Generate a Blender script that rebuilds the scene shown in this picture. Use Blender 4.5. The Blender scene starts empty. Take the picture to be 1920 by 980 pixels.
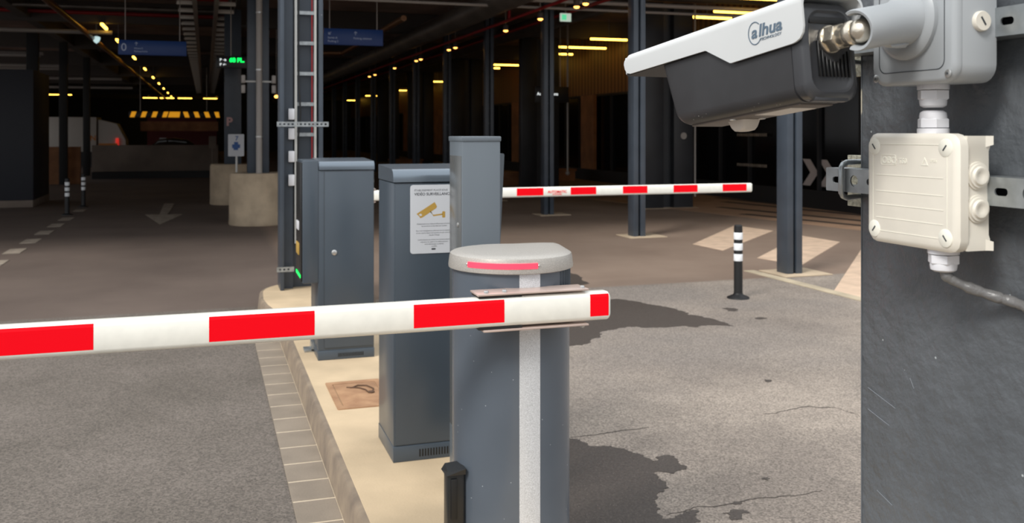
import bpy, bmesh, math, random
from mathutils import Matrix, Vector
random.seed(7)
PI = math.pi
sc = bpy.context.scene
C = sc.collection

# ------------------------------------------------------------------ camera, sky, sun, exposure
cam_d = bpy.data.cameras.new('camera'); cam = bpy.data.objects.new('camera', cam_d); C.objects.link(cam)
cam.location = (0, 0, 1.71); cam.rotation_euler = (PI/2, 0, -math.radians(18.19))
cam_d.sensor_width = 36; cam_d.lens = 1750/1920*36; cam_d.shift_y = -243/1920
cam_d.clip_start = .05; cam_d.clip_end = 500
cam_d.dof.use_dof = True; cam_d.dof.focus_distance = 1.9; cam_d.dof.aperture_fstop = 8.5
sc.camera = cam
w = bpy.data.worlds.new('overcast_sky'); sc.world = w; w.use_nodes = True
nt = w.node_tree; bg = nt.nodes['Background']
tc = nt.nodes.new('ShaderNodeTexCoord'); sx = nt.nodes.new('ShaderNodeSeparateXYZ'); cr = nt.nodes.new('ShaderNodeValToRGB')
nt.links.new(tc.outputs['Generated'], sx.inputs[0]); nt.links.new(sx.outputs['Z'], cr.inputs[0]); nt.links.new(cr.outputs[0], bg.inputs[0])
cr.color_ramp.elements[0].position = 0.0; cr.color_ramp.elements[0].color = (.40, .40, .41, 1)
cr.color_ramp.elements[1].position = .45; cr.color_ramp.elements[1].color = (.92, .96, 1.0, 1)
bg.inputs[1].default_value = 1.0
sun_d = bpy.data.lights.new('sun', 'SUN'); sun = bpy.data.objects.new('sun', sun_d); C.objects.link(sun)
sun_d.energy = 1.85; sun_d.angle = math.radians(17); sun_d.color = (1, .965, .91)
sun.rotation_euler = Vector((.094, .060, -.105)).to_track_quat('-Z', 'Y').to_euler()
sun.location = (-8, -4, 10)
sc.view_settings.view_transform = 'Standard'; sc.view_settings.look = 'None'
sc.view_settings.gamma = 1; sc.view_settings.use_curve_mapping = False
sc.view_settings.exposure = 0.50

# ------------------------------------------------------------------ materials
def L(r, g, b):
    f = lambda c: (c/255/12.92) if c/255 <= .04045 else ((c/255+.055)/1.055)**2.4
    return (f(r), f(g), f(b), 1)
M = {}
def mat(name, col, rough=.5, metal=0, spec=.5, emit=None, es=0, noise=0, nscale=8, bump=0, bscale=60, coat=0, trans=0, col2=None, nmin=.35, nmax=.65, specks=None, sscale=60, sthr=.06, detail=4):
    m = bpy.data.materials.new(name); m.use_nodes = True; t = m.node_tree; b = t.nodes['Principled BSDF']
    N = t.nodes.new; K = t.links.new
    b.inputs['Base Color'].default_value = col; b.inputs['Roughness'].default_value = rough; b.inputs['Metallic'].default_value = metal
    b.inputs['Specular IOR Level'].default_value = spec
    if coat: b.inputs['Coat Weight'].default_value = coat
    if trans: b.inputs['Transmission Weight'].default_value = trans
    if emit: b.inputs['Emission Color'].default_value = emit; b.inputs['Emission Strength'].default_value = es
    co = N('ShaderNodeTexCoord'); out = None
    if noise or col2:
        n = N('ShaderNodeTexNoise'); n.inputs['Scale'].default_value = nscale; n.inputs['Detail'].default_value = detail; K(co.outputs['Object'], n.inputs['Vector'])
        r = N('ShaderNodeMapRange'); r.inputs[1].default_value = nmin; r.inputs[2].default_value = nmax; K(n.outputs['Fac'], r.inputs[0])
        mx = N('ShaderNodeMix'); mx.data_type = 'RGBA'; K(r.outputs[0], mx.inputs[0])
        if col2: mx.inputs[6].default_value = col; mx.inputs[7].default_value = col2
        else:
            mx.inputs[6].default_value = tuple(c*(1-noise) for c in col[:3])+(1,); mx.inputs[7].default_value = tuple(min(1, c*(1+noise)) for c in col[:3])+(1,)
        out = mx.outputs[2]; K(out, b.inputs['Base Color'])
    if specks:
        v = N('ShaderNodeTexVoronoi'); v.inputs['Scale'].default_value = sscale; K(co.outputs['Object'], v.inputs['Vector'])
        lt = N('ShaderNodeMath'); lt.operation = 'LESS_THAN'; lt.inputs[1].default_value = sthr; K(v.outputs['Distance'], lt.inputs[0])
        # only some cells carry a speck
        sp = N('ShaderNodeSeparateColor'); K(v.outputs['Color'], sp.inputs[0])
        g = N('ShaderNodeMath'); g.operation = 'GREATER_THAN'; g.inputs[1].default_value = .6; K(sp.outputs[0], g.inputs[0])
        mu = N('ShaderNodeMath'); mu.operation = 'MULTIPLY'; K(lt.outputs[0], mu.inputs[0]); K(g.outputs[0], mu.inputs[1])
        m2 = N('ShaderNodeMix'); m2.data_type = 'RGBA'; K(mu.outputs[0], m2.inputs[0]); m2.inputs[7].default_value = specks
        if out: K(out, m2.inputs[6])
        else: m2.inputs[6].default_value = col
        K(m2.outputs[2], b.inputs['Base Color'])
    if bump:
        n = N('ShaderNodeTexNoise'); n.inputs['Scale'].default_value = bscale; n.inputs['Detail'].default_value = 5; K(co.outputs['Object'], n.inputs['Vector'])
        bp = N('ShaderNodeBump'); bp.inputs['Strength'].default_value = bump; bp.inputs['Distance'].default_value = .01; K(n.outputs['Fac'], bp.inputs['Height']); K(bp.outputs[0], b.inputs['Normal'])
    M[name] = m
    return m
WHITE = L(225, 228, 230)
mat('anthracite', L(67, 76, 85), .30, spec=.55, noise=.06, nscale=3)
mat('anthracite_housing', L(84, 92, 102), .26, spec=.6, noise=.06, nscale=3, specks=L(170, 178, 184), sscale=34, sthr=.06)
mat('anthracite_warm', L(92, 94, 94), .25, spec=.6)
mat('steel_paint', L(62, 70, 80), .38, noise=.12, nscale=3, specks=L(140, 145, 150), sscale=9, sthr=.04)
mat('steel_dark', L(44, 46, 50), .45, noise=.15, nscale=2)
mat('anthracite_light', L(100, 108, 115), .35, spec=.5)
mat('pillar_paint', L(92, 96, 100), .36, noise=.12, nscale=5, bump=.55, bscale=38, specks=L(175, 180, 182), sscale=34, sthr=.055)
mat('chipped_edge', L(185, 178, 160), .8, col2=L(92, 96, 100), nscale=11, nmin=.36, nmax=.40)
mat('white_arm', L(244, 242, 232), .28, coat=.3, noise=.03, nscale=20, specks=L(120, 118, 110), sscale=16, sthr=.03)
mat('red_foil', (.93, .0004, .009, 1), .6, spec=.12)
mat('silver_cap', L(176, 171, 164), .42, metal=.35, noise=.14, nscale=300, detail=2)
mat('silver_foil', L(202, 204, 207), .35, metal=.15, noise=.22, nscale=420, detail=2)
mat('led_red', L(255, 60, 80), .3, emit=L(255, 60, 84), es=.75)
mat('led_green', L(0, 220, 60), .3, emit=(0, 1, .12, 1), es=1.2)
mat('clamp_plate', L(196, 176, 166), .35, metal=.3, noise=.05, nscale=12)
mat('black_plastic', L(28, 29, 30), .35)
mat('black_rubber', L(24, 24, 25), .5)
mat('fin_black', L(12, 12, 13), .5)
mat('bolt_metal', L(200, 200, 198), .3, metal=.8)
mat('zinc', L(165, 170, 172), .35, metal=.75, noise=.2, nscale=25)
mat('zinc_rough', L(165, 162, 145), .6, metal=.35, noise=.3, nscale=120, bump=.4, bscale=200)
mat('nickel', L(225, 216, 200), .25, metal=.9, bump=.15, bscale=90)
mat('mount_grey', L(163, 167, 170), .38)
mat('seam', L(58, 62, 66), .6)
mat('visor_white', L(200, 202, 202), .4, noise=.02, nscale=8)
mat('camera_body', L(47, 47, 49), .42, noise=.08, nscale=30, specks=L(170, 170, 168), sscale=150, sthr=.12)
mat('camera_rear', L(56, 57, 60), .3)
mat('camera_under', L(96, 88, 82), .5, noise=.1, nscale=20)
mat('lens_glass', L(14, 14, 18), .08)
mat('sensor_plastic', L(205, 198, 190), .35)
mat('logo_blue', L(88, 106, 122), .5)
mat('box_cream', L(225, 219, 206), .38, noise=.03, nscale=20)
mat('box_relief', L(238, 235, 222), .35)
mat('gland_white', L(222, 222, 226), .35)
mat('cable_grey', L(112, 111, 110), .3, bump=.25, bscale=120)
mat('island_concrete', L(194, 172, 141), .8, noise=.13, nscale=2.2, bump=.15, bscale=80, detail=8)
mat('kerb_face', L(114, 101, 88), .85, col2=L(144, 128, 109), nscale=6, bump=.2, bscale=60, detail=8)
mat('paver', L(136, 124, 110), .85, noise=.12, nscale=3.5, bump=.25, bscale=90)
mat('joint', L(204, 188, 164), .9)
mat('rust', L(150, 112, 82), .75, col2=L(172, 134, 100), nscale=9, bump=.3, bscale=50)
mat('rust_dark', L(86, 62, 44), .8)
mat('rough_concrete', L(184, 165, 140), .85, noise=.16, nscale=3, bump=.25, bscale=40, detail=8)
mat('parapet_concrete', L(120, 108, 98), .85, noise=.15, nscale=1.2)
mat('road_white', L(202, 176, 152), .8, noise=.12, nscale=5)
mat('road_worn', L(150, 138, 124), .85, noise=.25, nscale=6)
mat('plaza_brown', L(158, 128, 104), .8, noise=.12, nscale=2)
mat('plaza_dark', L(60, 50, 44), .8)
mat('edging', L(180, 166, 142), .85, noise=.15, nscale=4)
mat('deck_brown', L(128, 108, 98), .85, noise=.25, nscale=.6)
mat('beam_dark', L(74, 68, 64), .7)
mat('pipe_grey', L(160, 154, 148), .4)
mat('pipe_copper', L(150, 110, 80), .35, metal=.6)
mat('pipe_white', L(196, 196, 192), .4)
mat('pipe_red', L(150, 18, 24), .4)
mat('rung_zinc', L(205, 200, 192), .5)
mat('duct', L(110, 104, 98), .4, metal=.5, noise=.2, nscale=2)
mat('wall_black', L(26, 26, 28), .6)
mat('wall_box', L(34, 36, 44), .6)
mat('wood', L(150, 100, 62), .6, noise=.25, nscale=2)
mat('facade_glass', L(10, 10, 12), .12, spec=.25)
mat('mullion', L(30, 30, 32), .4)
mat('lamp_yellow', L(255, 210, 90), .4, emit=(1, .56, .075, 1), es=4.5)
mat('lamp_warm', L(255, 190, 110), .4, emit=(1, .45, .09, 1), es=3)
mat('dome_glow', L(200, 230, 235), .4, emit=(.62, .85, .85, 1), es=.6)  # faint glow put into the ceiling camera dome, which is no lamp
mat('exit_pale', L(200, 220, 205), .4, emit=(.5, .62, .52, 1), es=.5)
mat('exit_green', L(60, 190, 120), .4, emit=(.1, .6, .3, 1), es=.7)
mat('sign_blue', L(16, 48, 110), .4, emit=(.004, .03, .1, 1), es=.08)
mat('sign_ink', L(170, 180, 200), .5, emit=(.3, .35, .45, 1), es=.08)
mat('display_white', L(220, 225, 225), .5, emit=(.8, .85, .85, 1), es=.7)
mat('hazard_yellow', L(250, 180, 20), .5, emit=(1, .42, .02, 1), es=.35)
mat('sign_white', L(206, 208, 212), .32)
mat('sign_text', L(70, 72, 78), .5)
mat('sign_gold', L(184, 148, 70), .5)
mat('post_white', L(225, 225, 220), .4)
mat('reflector_white', L(238, 240, 242), .35)
mat('truck_white', L(190, 185, 178), .5, emit=(.30, .29, .27, 1), es=.0)
mat('truck_orange', L(190, 120, 50), .5)
mat('car_dark', L(40, 34, 32), .3)
mat('car_glass', L(16, 16, 18), .1)
mat('tail_red', L(200, 40, 30), .4, emit=(.6, .03, .02, 1), es=.5)
mat('maroon', L(88, 18, 20), .6)
mat('pink', L(190, 150, 146), .5)
mat('chevron_grey', L(186, 176, 172), .5)
mat('arrow_blue', L(50, 90, 150), .5)
mat('wet', L(60, 53, 48), .55, col2=L(80, 72, 66), nscale=90, bump=.4, bscale=300, specks=L(150, 140, 130), sscale=90, sthr=.14)
mat('crack', L(70, 63, 58), .9)
mat('scratch', L(128, 132, 138), .5)
mat('hood_paint', L(120, 130, 140), .22, metal=.55)

def ground_mat():
    m = bpy.data.materials.new('asphalt'); m.use_nodes = True; t = m.node_tree; b = t.nodes['Principled BSDF']; N = t.nodes.new; K = t.links.new
    co = N('ShaderNodeTexCoord')
    def noise(scale, detail, lo, hi):
        n = N('ShaderNodeTexNoise'); n.inputs['Scale'].default_value = scale; n.inputs['Detail'].default_value = detail; n.inputs['Roughness'].default_value = .6
        K(co.outputs['Object'], n.inputs['Vector']); r = N('ShaderNodeMapRange'); r.inputs[1].default_value = lo; r.inputs[2].default_value = hi; K(n.outputs['Fac'], r.inputs[0]); return r.outputs[0]
    def mix(f, a, c, mode='MIX'):
        x = N('ShaderNodeMix'); x.data_type = 'RGBA'; x.blend_type = mode
        if isinstance(f, (int, float)): x.inputs[0].default_value = f
        else: K(f, x.inputs[0])
        for i, v in ((6, a), (7, c)):
            if isinstance(v, tuple): x.inputs[i].default_value = v
            else: K(v, x.inputs[i])
        return x.outputs[2]
    sp = N('ShaderNodeSeparateXYZ'); K(co.outputs['Object'], sp.inputs[0])
    def step(sock, lo, hi):
        r = N('ShaderNodeMapRange'); r.inputs[1].default_value = lo; r.inputs[2].default_value = hi; K(sock, r.inputs[0]); return r.outputs[0]
    right = step(sp.outputs['X'], .9, 1.1)
    inside = step(sp.outputs['Y'], 9.42, 9.5)
    lane = mix(noise(1.3, 6, .3, .7), L(94, 87, 80), L(109, 101, 94))
    lane = mix(inside, lane, mix(noise(.7, 5, .3, .7), L(92, 80, 73), L(106, 93, 85)))
    yard = mix(noise(.9, 7, .36, .64), L(118, 109, 101), L(148, 137, 126))
    yard = mix(noise(.35, 3, .45, .62), yard, L(124, 116, 109))
    inner = mix(noise(.7, 5, .3, .7), L(122, 104, 91), L(138, 120, 106))
    yard = mix(inside, yard, inner)
    base = mix(right, lane, yard)
    # aggregate
    v = N('ShaderNodeTexVoronoi'); v.inputs['Scale'].default_value = 120; K(co.outputs['Object'], v.inputs['Vector'])
    sc2 = N('ShaderNodeSeparateColor'); K(v.outputs['Color'], sc2.inputs[0])
    g = N('ShaderNodeMapRange'); g.inputs[1].default_value = .0; g.inputs[2].default_value = 1; g.inputs[3].default_value = .62; g.inputs[4].default_value = 1.46; K(sc2.outputs[0], g.inputs[0])
    gm = N('ShaderNodeMath'); gm.operation = 'POWER'; gm.inputs[1].default_value = 1.0; K(g.outputs[0], gm.inputs[0])
    cc = N('ShaderNodeCombineColor')
    for i in range(3): K(gm.outputs[0], cc.inputs[i])
    coarse = mix(1.0, base, cc.outputs[0], 'MULTIPLY')
    # the coarse stones only outdoors
    out = mix(inside, coarse, base)
    # tyre-darkened tracks in both lanes
    K(out, b.inputs['Base Color']); b.inputs['Roughness'].default_value = .78; b.inputs['Specular IOR Level'].default_value = .35
    bp = N('ShaderNodeBump'); bp.inputs['Strength'].default_value = .35; bp.inputs['Distance'].default_value = .004; K(v.outputs['Distance'], bp.inputs['Height']); K(bp.outputs[0], b.inputs['Normal'])
    M['asphalt'] = m
ground_mat()

def facade_wood():
    m = bpy.data.materials.new('wood_cladding'); m.use_nodes = True; t = m.node_tree; b = t.nodes['Principled BSDF']; N = t.nodes.new; K = t.links.new
    co = N('ShaderNodeTexCoord'); mp = N('ShaderNodeMapping'); K(co.outputs['Object'], mp.inputs[0]); mp.inputs['Scale'].default_value = (1, 1, .05)
    wv = N('ShaderNodeTexWave'); wv.bands_direction = 'Y'; wv.inputs['Scale'].default_value = 1.1; wv.inputs['Distortion'].default_value = 1.5; K(mp.outputs[0], wv.inputs['Vector'])
    r = N('ShaderNodeValToRGB'); K(wv.outputs['Fac'], r.inputs[0]); r.color_ramp.elements[0].color = L(92, 60, 34); r.color_ramp.elements[1].color = L(156, 106, 60)
    K(r.outputs[0], b.inputs['Base Color']); b.inputs['Roughness'].default_value = .5
    M['wood_cladding'] = m
facade_wood()

# ------------------------------------------------------------------ mesh helpers
I4 = Matrix.Identity(4)
def frame(o, lx, ly):
    lx = Vector(lx).normalized(); ly = Vector(ly).normalized(); lz = lx.cross(ly)
    m = Matrix((lx, ly, lz)).transposed().to_4x4(); m.translation = Vector(o); return m
def faceNX(o): return frame(o, (0, -1, 0), (0, 0, 1))     # a panel that faces -X
def faceNY(o): return frame(o, (1, 0, 0), (0, 0, 1))      # a panel that faces -Y
class B:
    def __init__(s): s.b = bmesh.new()
    def merge(s, o, m=I4):
        me = bpy.data.meshes.new('t'); o.to_mesh(me); o.free(); me.transform(m); s.b.from_mesh(me); bpy.data.meshes.remove(me); return s
    def box(s, x0, x1, y0, y1, z0, z1, r=0, m=I4, seg=2):
        t = bmesh.new(); bmesh.ops.create_cube(t, size=1)
        for v in t.verts: v.co = Vector(((x0+x1)/2+v.co.x*(x1-x0), (y0+y1)/2+v.co.y*(y1-y0), (z0+z1)/2+v.co.z*(z1-z0)))
        if r: bmesh.ops.bevel(t, geom=t.edges[:]+t.verts[:], offset=r, segments=seg, affect='EDGES', profile=.5)
        return s.merge(t, m)
    def loft(s, rings, m=I4, caps=True):
        t = bmesh.new(); R = [[t.verts.new(p) for p in ring] for ring in rings]; n = len(R[0])
        for a, c in zip(R, R[1:]):
            for i in range(n): t.faces.new((a[i], a[(i+1) % n], c[(i+1) % n], c[i]))
        if caps: t.faces.new(R[0][::-1]); t.faces.new(R[-1])
        bmesh.ops.recalc_face_normals(t, faces=t.faces[:]); return s.merge(t, m)
    def prism(s, poly, z0, z1, m=I4): return s.loft([[(x, y, z0) for x, y in poly], [(x, y, z1) for x, y in poly]], m)
    def lathe(s, prof, m=I4, n=32, phase=0):   # profile (r, z)
        return s.loft([[(r*math.cos(phase+2*PI*i/n), r*math.sin(phase+2*PI*i/n), z) for i in range(n)] for r, z in prof], m)
    def cyl(s, p0, p1, r, r2=None, n=20):
        p0 = Vector(p0); p1 = Vector(p1); d = p1-p0; m = d.to_track_quat('Z', 'Y').to_matrix().to_4x4(); m.translation = p0
        return s.lathe([(r, 0), (r if r2 is None else r2, d.length)], m, n)
    def tube(s, pts, r, n=10):
        pts = [Vector(p) for p in pts]; rings = []; up = None
        for i, p in enumerate(pts):
            d = (pts[min(i+1, len(pts)-1)]-pts[max(i-1, 0)]).normalized()
            if up is None: up = d.orthogonal().normalized()
            up = (up-d*up.dot(d)).normalized(); sd = d.cross(up)
            rr = r if not callable(r) else r(i/(len(pts)-1))
            rings.append([p+(up*math.cos(2*PI*k/n)+sd*math.sin(2*PI*k/n))*rr for k in range(n)])
        return s.loft(rings)
    def sphere(s, c, r, sc_=(1, 1, 1)):
        t = bmesh.new(); bmesh.ops.create_uvsphere(t, u_segments=24, v_segments=14, radius=r)
        for v in t.verts: v.co = Vector(c)+Vector([v.co[i]*sc_[i] for i in range(3)])
        return s.merge(t)
    def plate(s, outline, holes, th, m=I4):    # flat plate with holes, local XY, from z=0 to th
        cu = bpy.data.curves.new('t', 'CURVE'); cu.dimensions = '2D'; cu.fill_mode = 'BOTH'; cu.extrude = th/2
        for ring in [outline]+holes:
            sp = cu.splines.new('POLY'); sp.points.add(len(ring)-1); sp.use_cyclic_u = True
            for q, p in zip(sp.points, ring): q.co = (p[0], p[1], 0, 1)
        return s._curve(cu, m @ Matrix.Translation((0, 0, th/2)))
    def text(s, body, size, th=.001, m=I4, bold=0, shear=0, align='LEFT', space=1):
        cu = bpy.data.curves.new('t', 'FONT'); cu.body = body; cu.size = size; cu.extrude = th/2; cu.offset = bold; cu.shear = shear; cu.align_x = align; cu.space_character = space; cu.resolution_u = 4
        return s._curve(cu, m @ Matrix.Translation((0, 0, th/2)))
    def _curve(s, cu, m):
        o = bpy.data.objects.new('t', cu); C.objects.link(o); dg = bpy.context.evaluated_depsgraph_get()
        me = bpy.data.meshes.new_from_object(o.evaluated_get(dg)); me.transform(m); s.b.from_mesh(me)
        bpy.data.objects.remove(o); bpy.data.curves.remove(cu); bpy.data.meshes.remove(me); return s
def circ(cx, cy, r, n=24, ry=None): return [(cx+r*math.cos(2*PI*i/n), cy+(ry or r)*math.sin(2*PI*i/n)) for i in range(n)]
def rrect(x0, x1, y0, y1, r, n=5):
    out = []
    for cx, cy, a in ((x1-r, y1-r, 0), (x0+r, y1-r, 90), (x0+r, y0+r, 180), (x1-r, y0+r, 270)):
        for i in range(n+1):
            t = math.radians(a+90*i/n); out.append((cx+r*math.cos(t), cy+r*math.sin(t)))
    return out
def part(name, b, m, parent=None, label=None, smooth=40):
    me = bpy.data.meshes.new(name); b.b.to_mesh(me); b.b.free(); me.materials.append(M[m])
    if smooth:
        me.polygons.foreach_set('use_smooth', [True]*len(me.polygons)); me.set_sharp_from_angle(angle=math.radians(smooth))
    o = bpy.data.objects.new(name, me); C.objects.link(o)
    if parent is not None: o.parent = parent
    if label: o['label'] = label
    return o
def tag(o, label, cat, group=None, kind=None):
    o['label'] = label; o['category'] = cat
    if group: o['group'] = group
    if kind: o['kind'] = kind
    return o
def thing(name, label, cat, loc=(0, 0, 0), rz=0, group=None, rot=None):
    o = bpy.data.objects.new(name, None); C.objects.link(o); o.empty_display_size = .1; o.location = loc
    o.rotation_euler = rot if rot else (0, 0, rz)
    return tag(o, label, cat, group)
def struct(name, b, m, label=None, smooth=40):
    o = part(name, b, m, smooth=smooth); o['kind'] = 'structure'
    if label: o['label'] = label
    return o
def dup(root, loc, label, rz=None):
    def cp(o, par):
        c = o.copy(); C.objects.link(c)
        if par is not None: c.parent = par
        for ch in kids.get(o.name, []): cp(ch, c)
        return c
    kids = {}
    for o in list(C.objects):
        if o.parent: kids.setdefault(o.parent.name, []).append(o)
    r = cp(root, None); r.location = loc; r['label'] = label
    if rz is not None: r.rotation_euler = (0, 0, rz)
    return r
ORD = ['nearest', 'second nearest', 'third nearest', 'fourth nearest', 'fifth nearest', 'sixth nearest', 'seventh nearest', 'eighth nearest', 'ninth nearest', 'tenth nearest', 'eleventh nearest', 'twelfth nearest', 'thirteenth nearest', 'fourteenth nearest', 'fifteenth nearest', 'sixteenth nearest']

# ------------------------------------------------------------------ ground and building shell
struct('floor', B().box(-30, 40, -12, 92, -.3, 0), 'asphalt', smooth=0)
b = B().box(-14, 13.6, 12.4, 90, 5.25, 5.7)                       # ribbed deck
y = 12.6
while y < 89:
    b.box(-14, 13.6, y, y+.10, 5.10, 5.25); y += .35 if y < 40 else .9
struct('ceiling', b, 'deck_brown', smooth=0)
b = B()
for i in range(9): b.box(-14, 13.6, 18.0+8.4*i, 18.25+8.4*i, 4.55, 5.1)
for x in (-4.35, .9, 6.64): b.box(x-.13, x+.13, 9.9, 89.5, 4.62, 5.09)
struct('ceiling_beams', b, 'beam_dark', smooth=0)
struct('wall_back', B().box(-14, 13.6, 88, 88.3, 0, 5.2), 'wall_black', smooth=0)
struct('wall_left', B().box(-14.3, -14, 56, 90, 0, 5.6), 'wall_black', smooth=0)
# right facade: dark glass below, timber cladding above
b = B().box(13, 13.4, 12.0, 88, 3.0, 5.2)
struct('wall_right', b, 'wood_cladding', 'timber cladding above the dark glazing', smooth=0)
b = B().box(13.05, 13.3, 12.0, 88, .4, 3.0)
for k in range(14):
    yy = 30+k*4.2; b.box(12.9, 13.05, yy, yy+1.1, 0.4, 3.0)
struct('window_1', B().box(13.05, 13.3, 12.0, 88, .4, 3.0), 'facade_glass', 'dark shop glazing along the right side', smooth=0)
struct('baseboard_right', B().box(12.85, 13.4, 12.0, 88, 0, .4), 'wall_black', smooth=0)
b = B()
yy = 12.0
while yy < 80:
    b.box(12.97, 13.05, yy, yy+.07, .4, 3.0); yy += 1.4
b.box(12.97, 13.05, 12, 88, 2.94, 3.02)
struct('trim_1', b, 'mullion', 'dark mullions of the shop glazing', smooth=0)
b = B()
for k, (y0, y1) in enumerate(((30, 31.2), (37.5, 39.2), (44.5, 46), (52, 54), (60, 63), (70, 73))): b.box(12.86, 12.96, y0, y1, .4, 3.0)
struct('wall_panels', b, 'wood', 'brown timber infill panels between dark glazing', smooth=0)

# right-hand walkway paving and its edging
struct('trim_2', B().box(6.28, 6.42, -6, 10.0, 0, .008), 'edging', 'pale edging line beside the walkway', smooth=0)
struct('trim_3', B().prism([(12.85, 22.6), (9.3, 22.0), (10.0, 17.6), (10.6, 14.6), (11.0, 12.2), (12.85, 12.0)], 0, .006), 'plaza_brown', 'brown paving by the shop glazing', smooth=0)
b = B()
for (a, c) in (((12.0, 20.0), (12.84, 15.2)), ((11.05, 18.6), (12.3, 13.4)), ((10.6, 16.9), (11.75, 12.4)), ((12.6, 21.3), (12.84, 18.4))):
    ax, ay = a; cx, cy = c
    b.prism([(ax-.11, ay), (ax+.11, ay), (cx+.11, cy), (cx-.11, cy)], .006, .011)
struct('trim_4', b, 'plaza_dark', 'dark bands in the brown paving', smooth=0)

# kerb island with a rounded, slightly bulging far end
def island_outline(off=0):
    L_ = .590-off; R_ = 1.575+off; p = [(1.375+off, -6.0), (1.375+off, 8.0), (1.41+off, 8.4), (1.50+off, 8.75), (R_, 9.1), (R_, 9.35)]
    for i in range(1, 16):
        a = PI*i/16; p.append((1.035+(.54+off)*math.cos(a), 9.35+(.62+off)*math.sin(a)))
    p += [(.495-off, 9.35), (.48-off, 9.0), (.50-off, 8.7), (.56-off, 8.3), (L_, 7.9), (L_, -6.0)]
    return p
o0 = island_outline(.015); o1 = island_outline(-.012); o2 = island_outline(-.035)
b = B().loft([[(x, y, 0) for x, y in o0], [(x, y, .125) for x, y in island_outline(0)], [(x, y, .146) for x, y in o1], [(x, y, .150) for x, y in o2]])
struct('kerb', b, 'kerb_face', 'raised kerb of the barrier island')
struct('island_top', B().loft([[(x, y, .149) for x, y in o2], [(x, y, .1515) for x, y in island_outline(-.037)]]), 'island_concrete', 'pale concrete top of the barrier island')
# paver gutter
b = B().box(.382, .576, -2, 8.55, 0, .0098)
struct('gutter_bed', b, 'joint', 'pale joints of the paver strip', smooth=0)
b = B(); y = -1.9
while y < 8.4:
    ln = random.uniform(.25, .28); b.box(.380, .574, y, y+ln-.012, .002, .0115, r=.002, seg=1); y += ln
struct('gutter_pavers', b, 'paver', 'grey paver strip along the kerb')

# manhole cover
t = thing('inspection_cover', 'rusty square inspection cover with a wire loop in the island concrete', 'cover', (.865, 5.56, .1515))
part('frame', B().plate(rrect(-.16, .17, -.29, .29, .01), [rrect(-.125, .135, -.235, .235, .008)], .006), 'rust', t)
part('lid', B().box(-.120, .130, -.230, .230, 0, .005, r=.001), 'rust', t)
lp = [(-.03, .12, .006), (.02, .15, .012), (.07, .13, .012), (.10, .06, .010), (.085, .0, .008), (.06, -.01, .008), (.05, .05, .010), (.02, .10, .010), (-.05, .14, .007)]
part('wire_loop', B().tube(lp, .004), 'rust_dark', t)
part('lifting_eye', B().cyl((.075, -.01, .003), (.075, -.01, .012), .02), 'rust_dark', t)

# ground marks
def decal(name, polys, m, label, cat, group=None, z=.006):
    b = B()
    for p in polys: b.prism(p, .001, z)
    o = part(name, b, m, smooth=0); return tag(o, label, cat, group)
decal('lane_arrow', [[(-.795, 18.4), (-1.18, 20.65), (-.90, 20.6), (-.93, 23.7), (-.70, 23.6), (-.74, 20.55), (-.44, 20.5)]], 'road_worn', 'worn white arrow on the lane floor pointing out of the car park', 'road marking')
bars = [[(7.04, 12.62), (9.16, 14.89), (9.30, 13.88), (7.07, 11.80)], [(7.09, 10.96), (9.30, 13.10), (9.34, 12.15), (7.26, 10.20)], [(6.42, 8.45), (9.0, 11.24), (9.4, 10.3), (6.42, 7.3)]]
for p, l in zip(bars, ('farthest of the three cream painted bars right of the exit lane', 'middle cream painted bar behind the steel column with the bollard', 'nearest cream painted bar, half hidden by the dark pillar')):
    decal('painted_bar', [p], 'road_white', l, 'road marking', 'painted bars on the walkway')
xs = [(-2.60, 13.3), (-2.60, 14.6), (-2.60, 15.9), (-2.60, 17.2), (-2.60, 18.5), (-2.6, 19.8), (-2.6, 21.9)]
for k, (x, y) in enumerate(xs):
    decal('lane_dash', [[(x-.10, y), (x+.12, y+.02), (x+.12, y+.62), (x-.10, y+.6)]], 'road_worn', '%s white dash of the left lane line' % ORD[k], 'road marking', 'dashes of the left lane line')
def jag(pts, amp, n=9, seed=1):
    rnd = random.Random(seed); P = [Vector(p) for p in pts]
    for lv in range(6):
        Q = []
        for i, a in enumerate(P):
            c = P[(i+1) % len(P)]; d = c-a; Q.append(a)
            if d.length > .006: Q.append((a+c)/2+Vector((-d.y, d.x))*rnd.uniform(-.34, .34)*min(1, amp*14))
        P = Q
    return [(p.x, p.y) for p in P]
def stain(pts, amp, label, seed, n=9):
    b = B(); b.plate(jag(pts, amp, n, seed), [], .002, Matrix.Translation((0, 0, .0005))); tag(part('water_stain', b, 'wet', smooth=0), label, 'stain', 'dark water stains on the asphalt')
stain([(3.55, 8.9), (4.0, 8.75), (4.15, 8.45), (4.25, 8.22), (4.36, 7.62), (4.42, 7.2), (4.1, 7.25), (3.917, 7.343), (3.6, 7.45), (3.421, 7.435), (3.036, 7.121), (2.775, 6.943), (2.2, 6.9), (2.2, 9.5)], .045, 'long dark water stain spreading right from behind the barrier housing', 3)
stain([(3.5, 10.6), (4.199, 10.507), (4.227, 10.321), (4.12, 9.95), (4.076, 9.70), (3.935, 9.606), (3.6, 9.64)], .04, 'small dark water stain above the arm tip, at the edge of the smooth floor', 13, 5)
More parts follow.
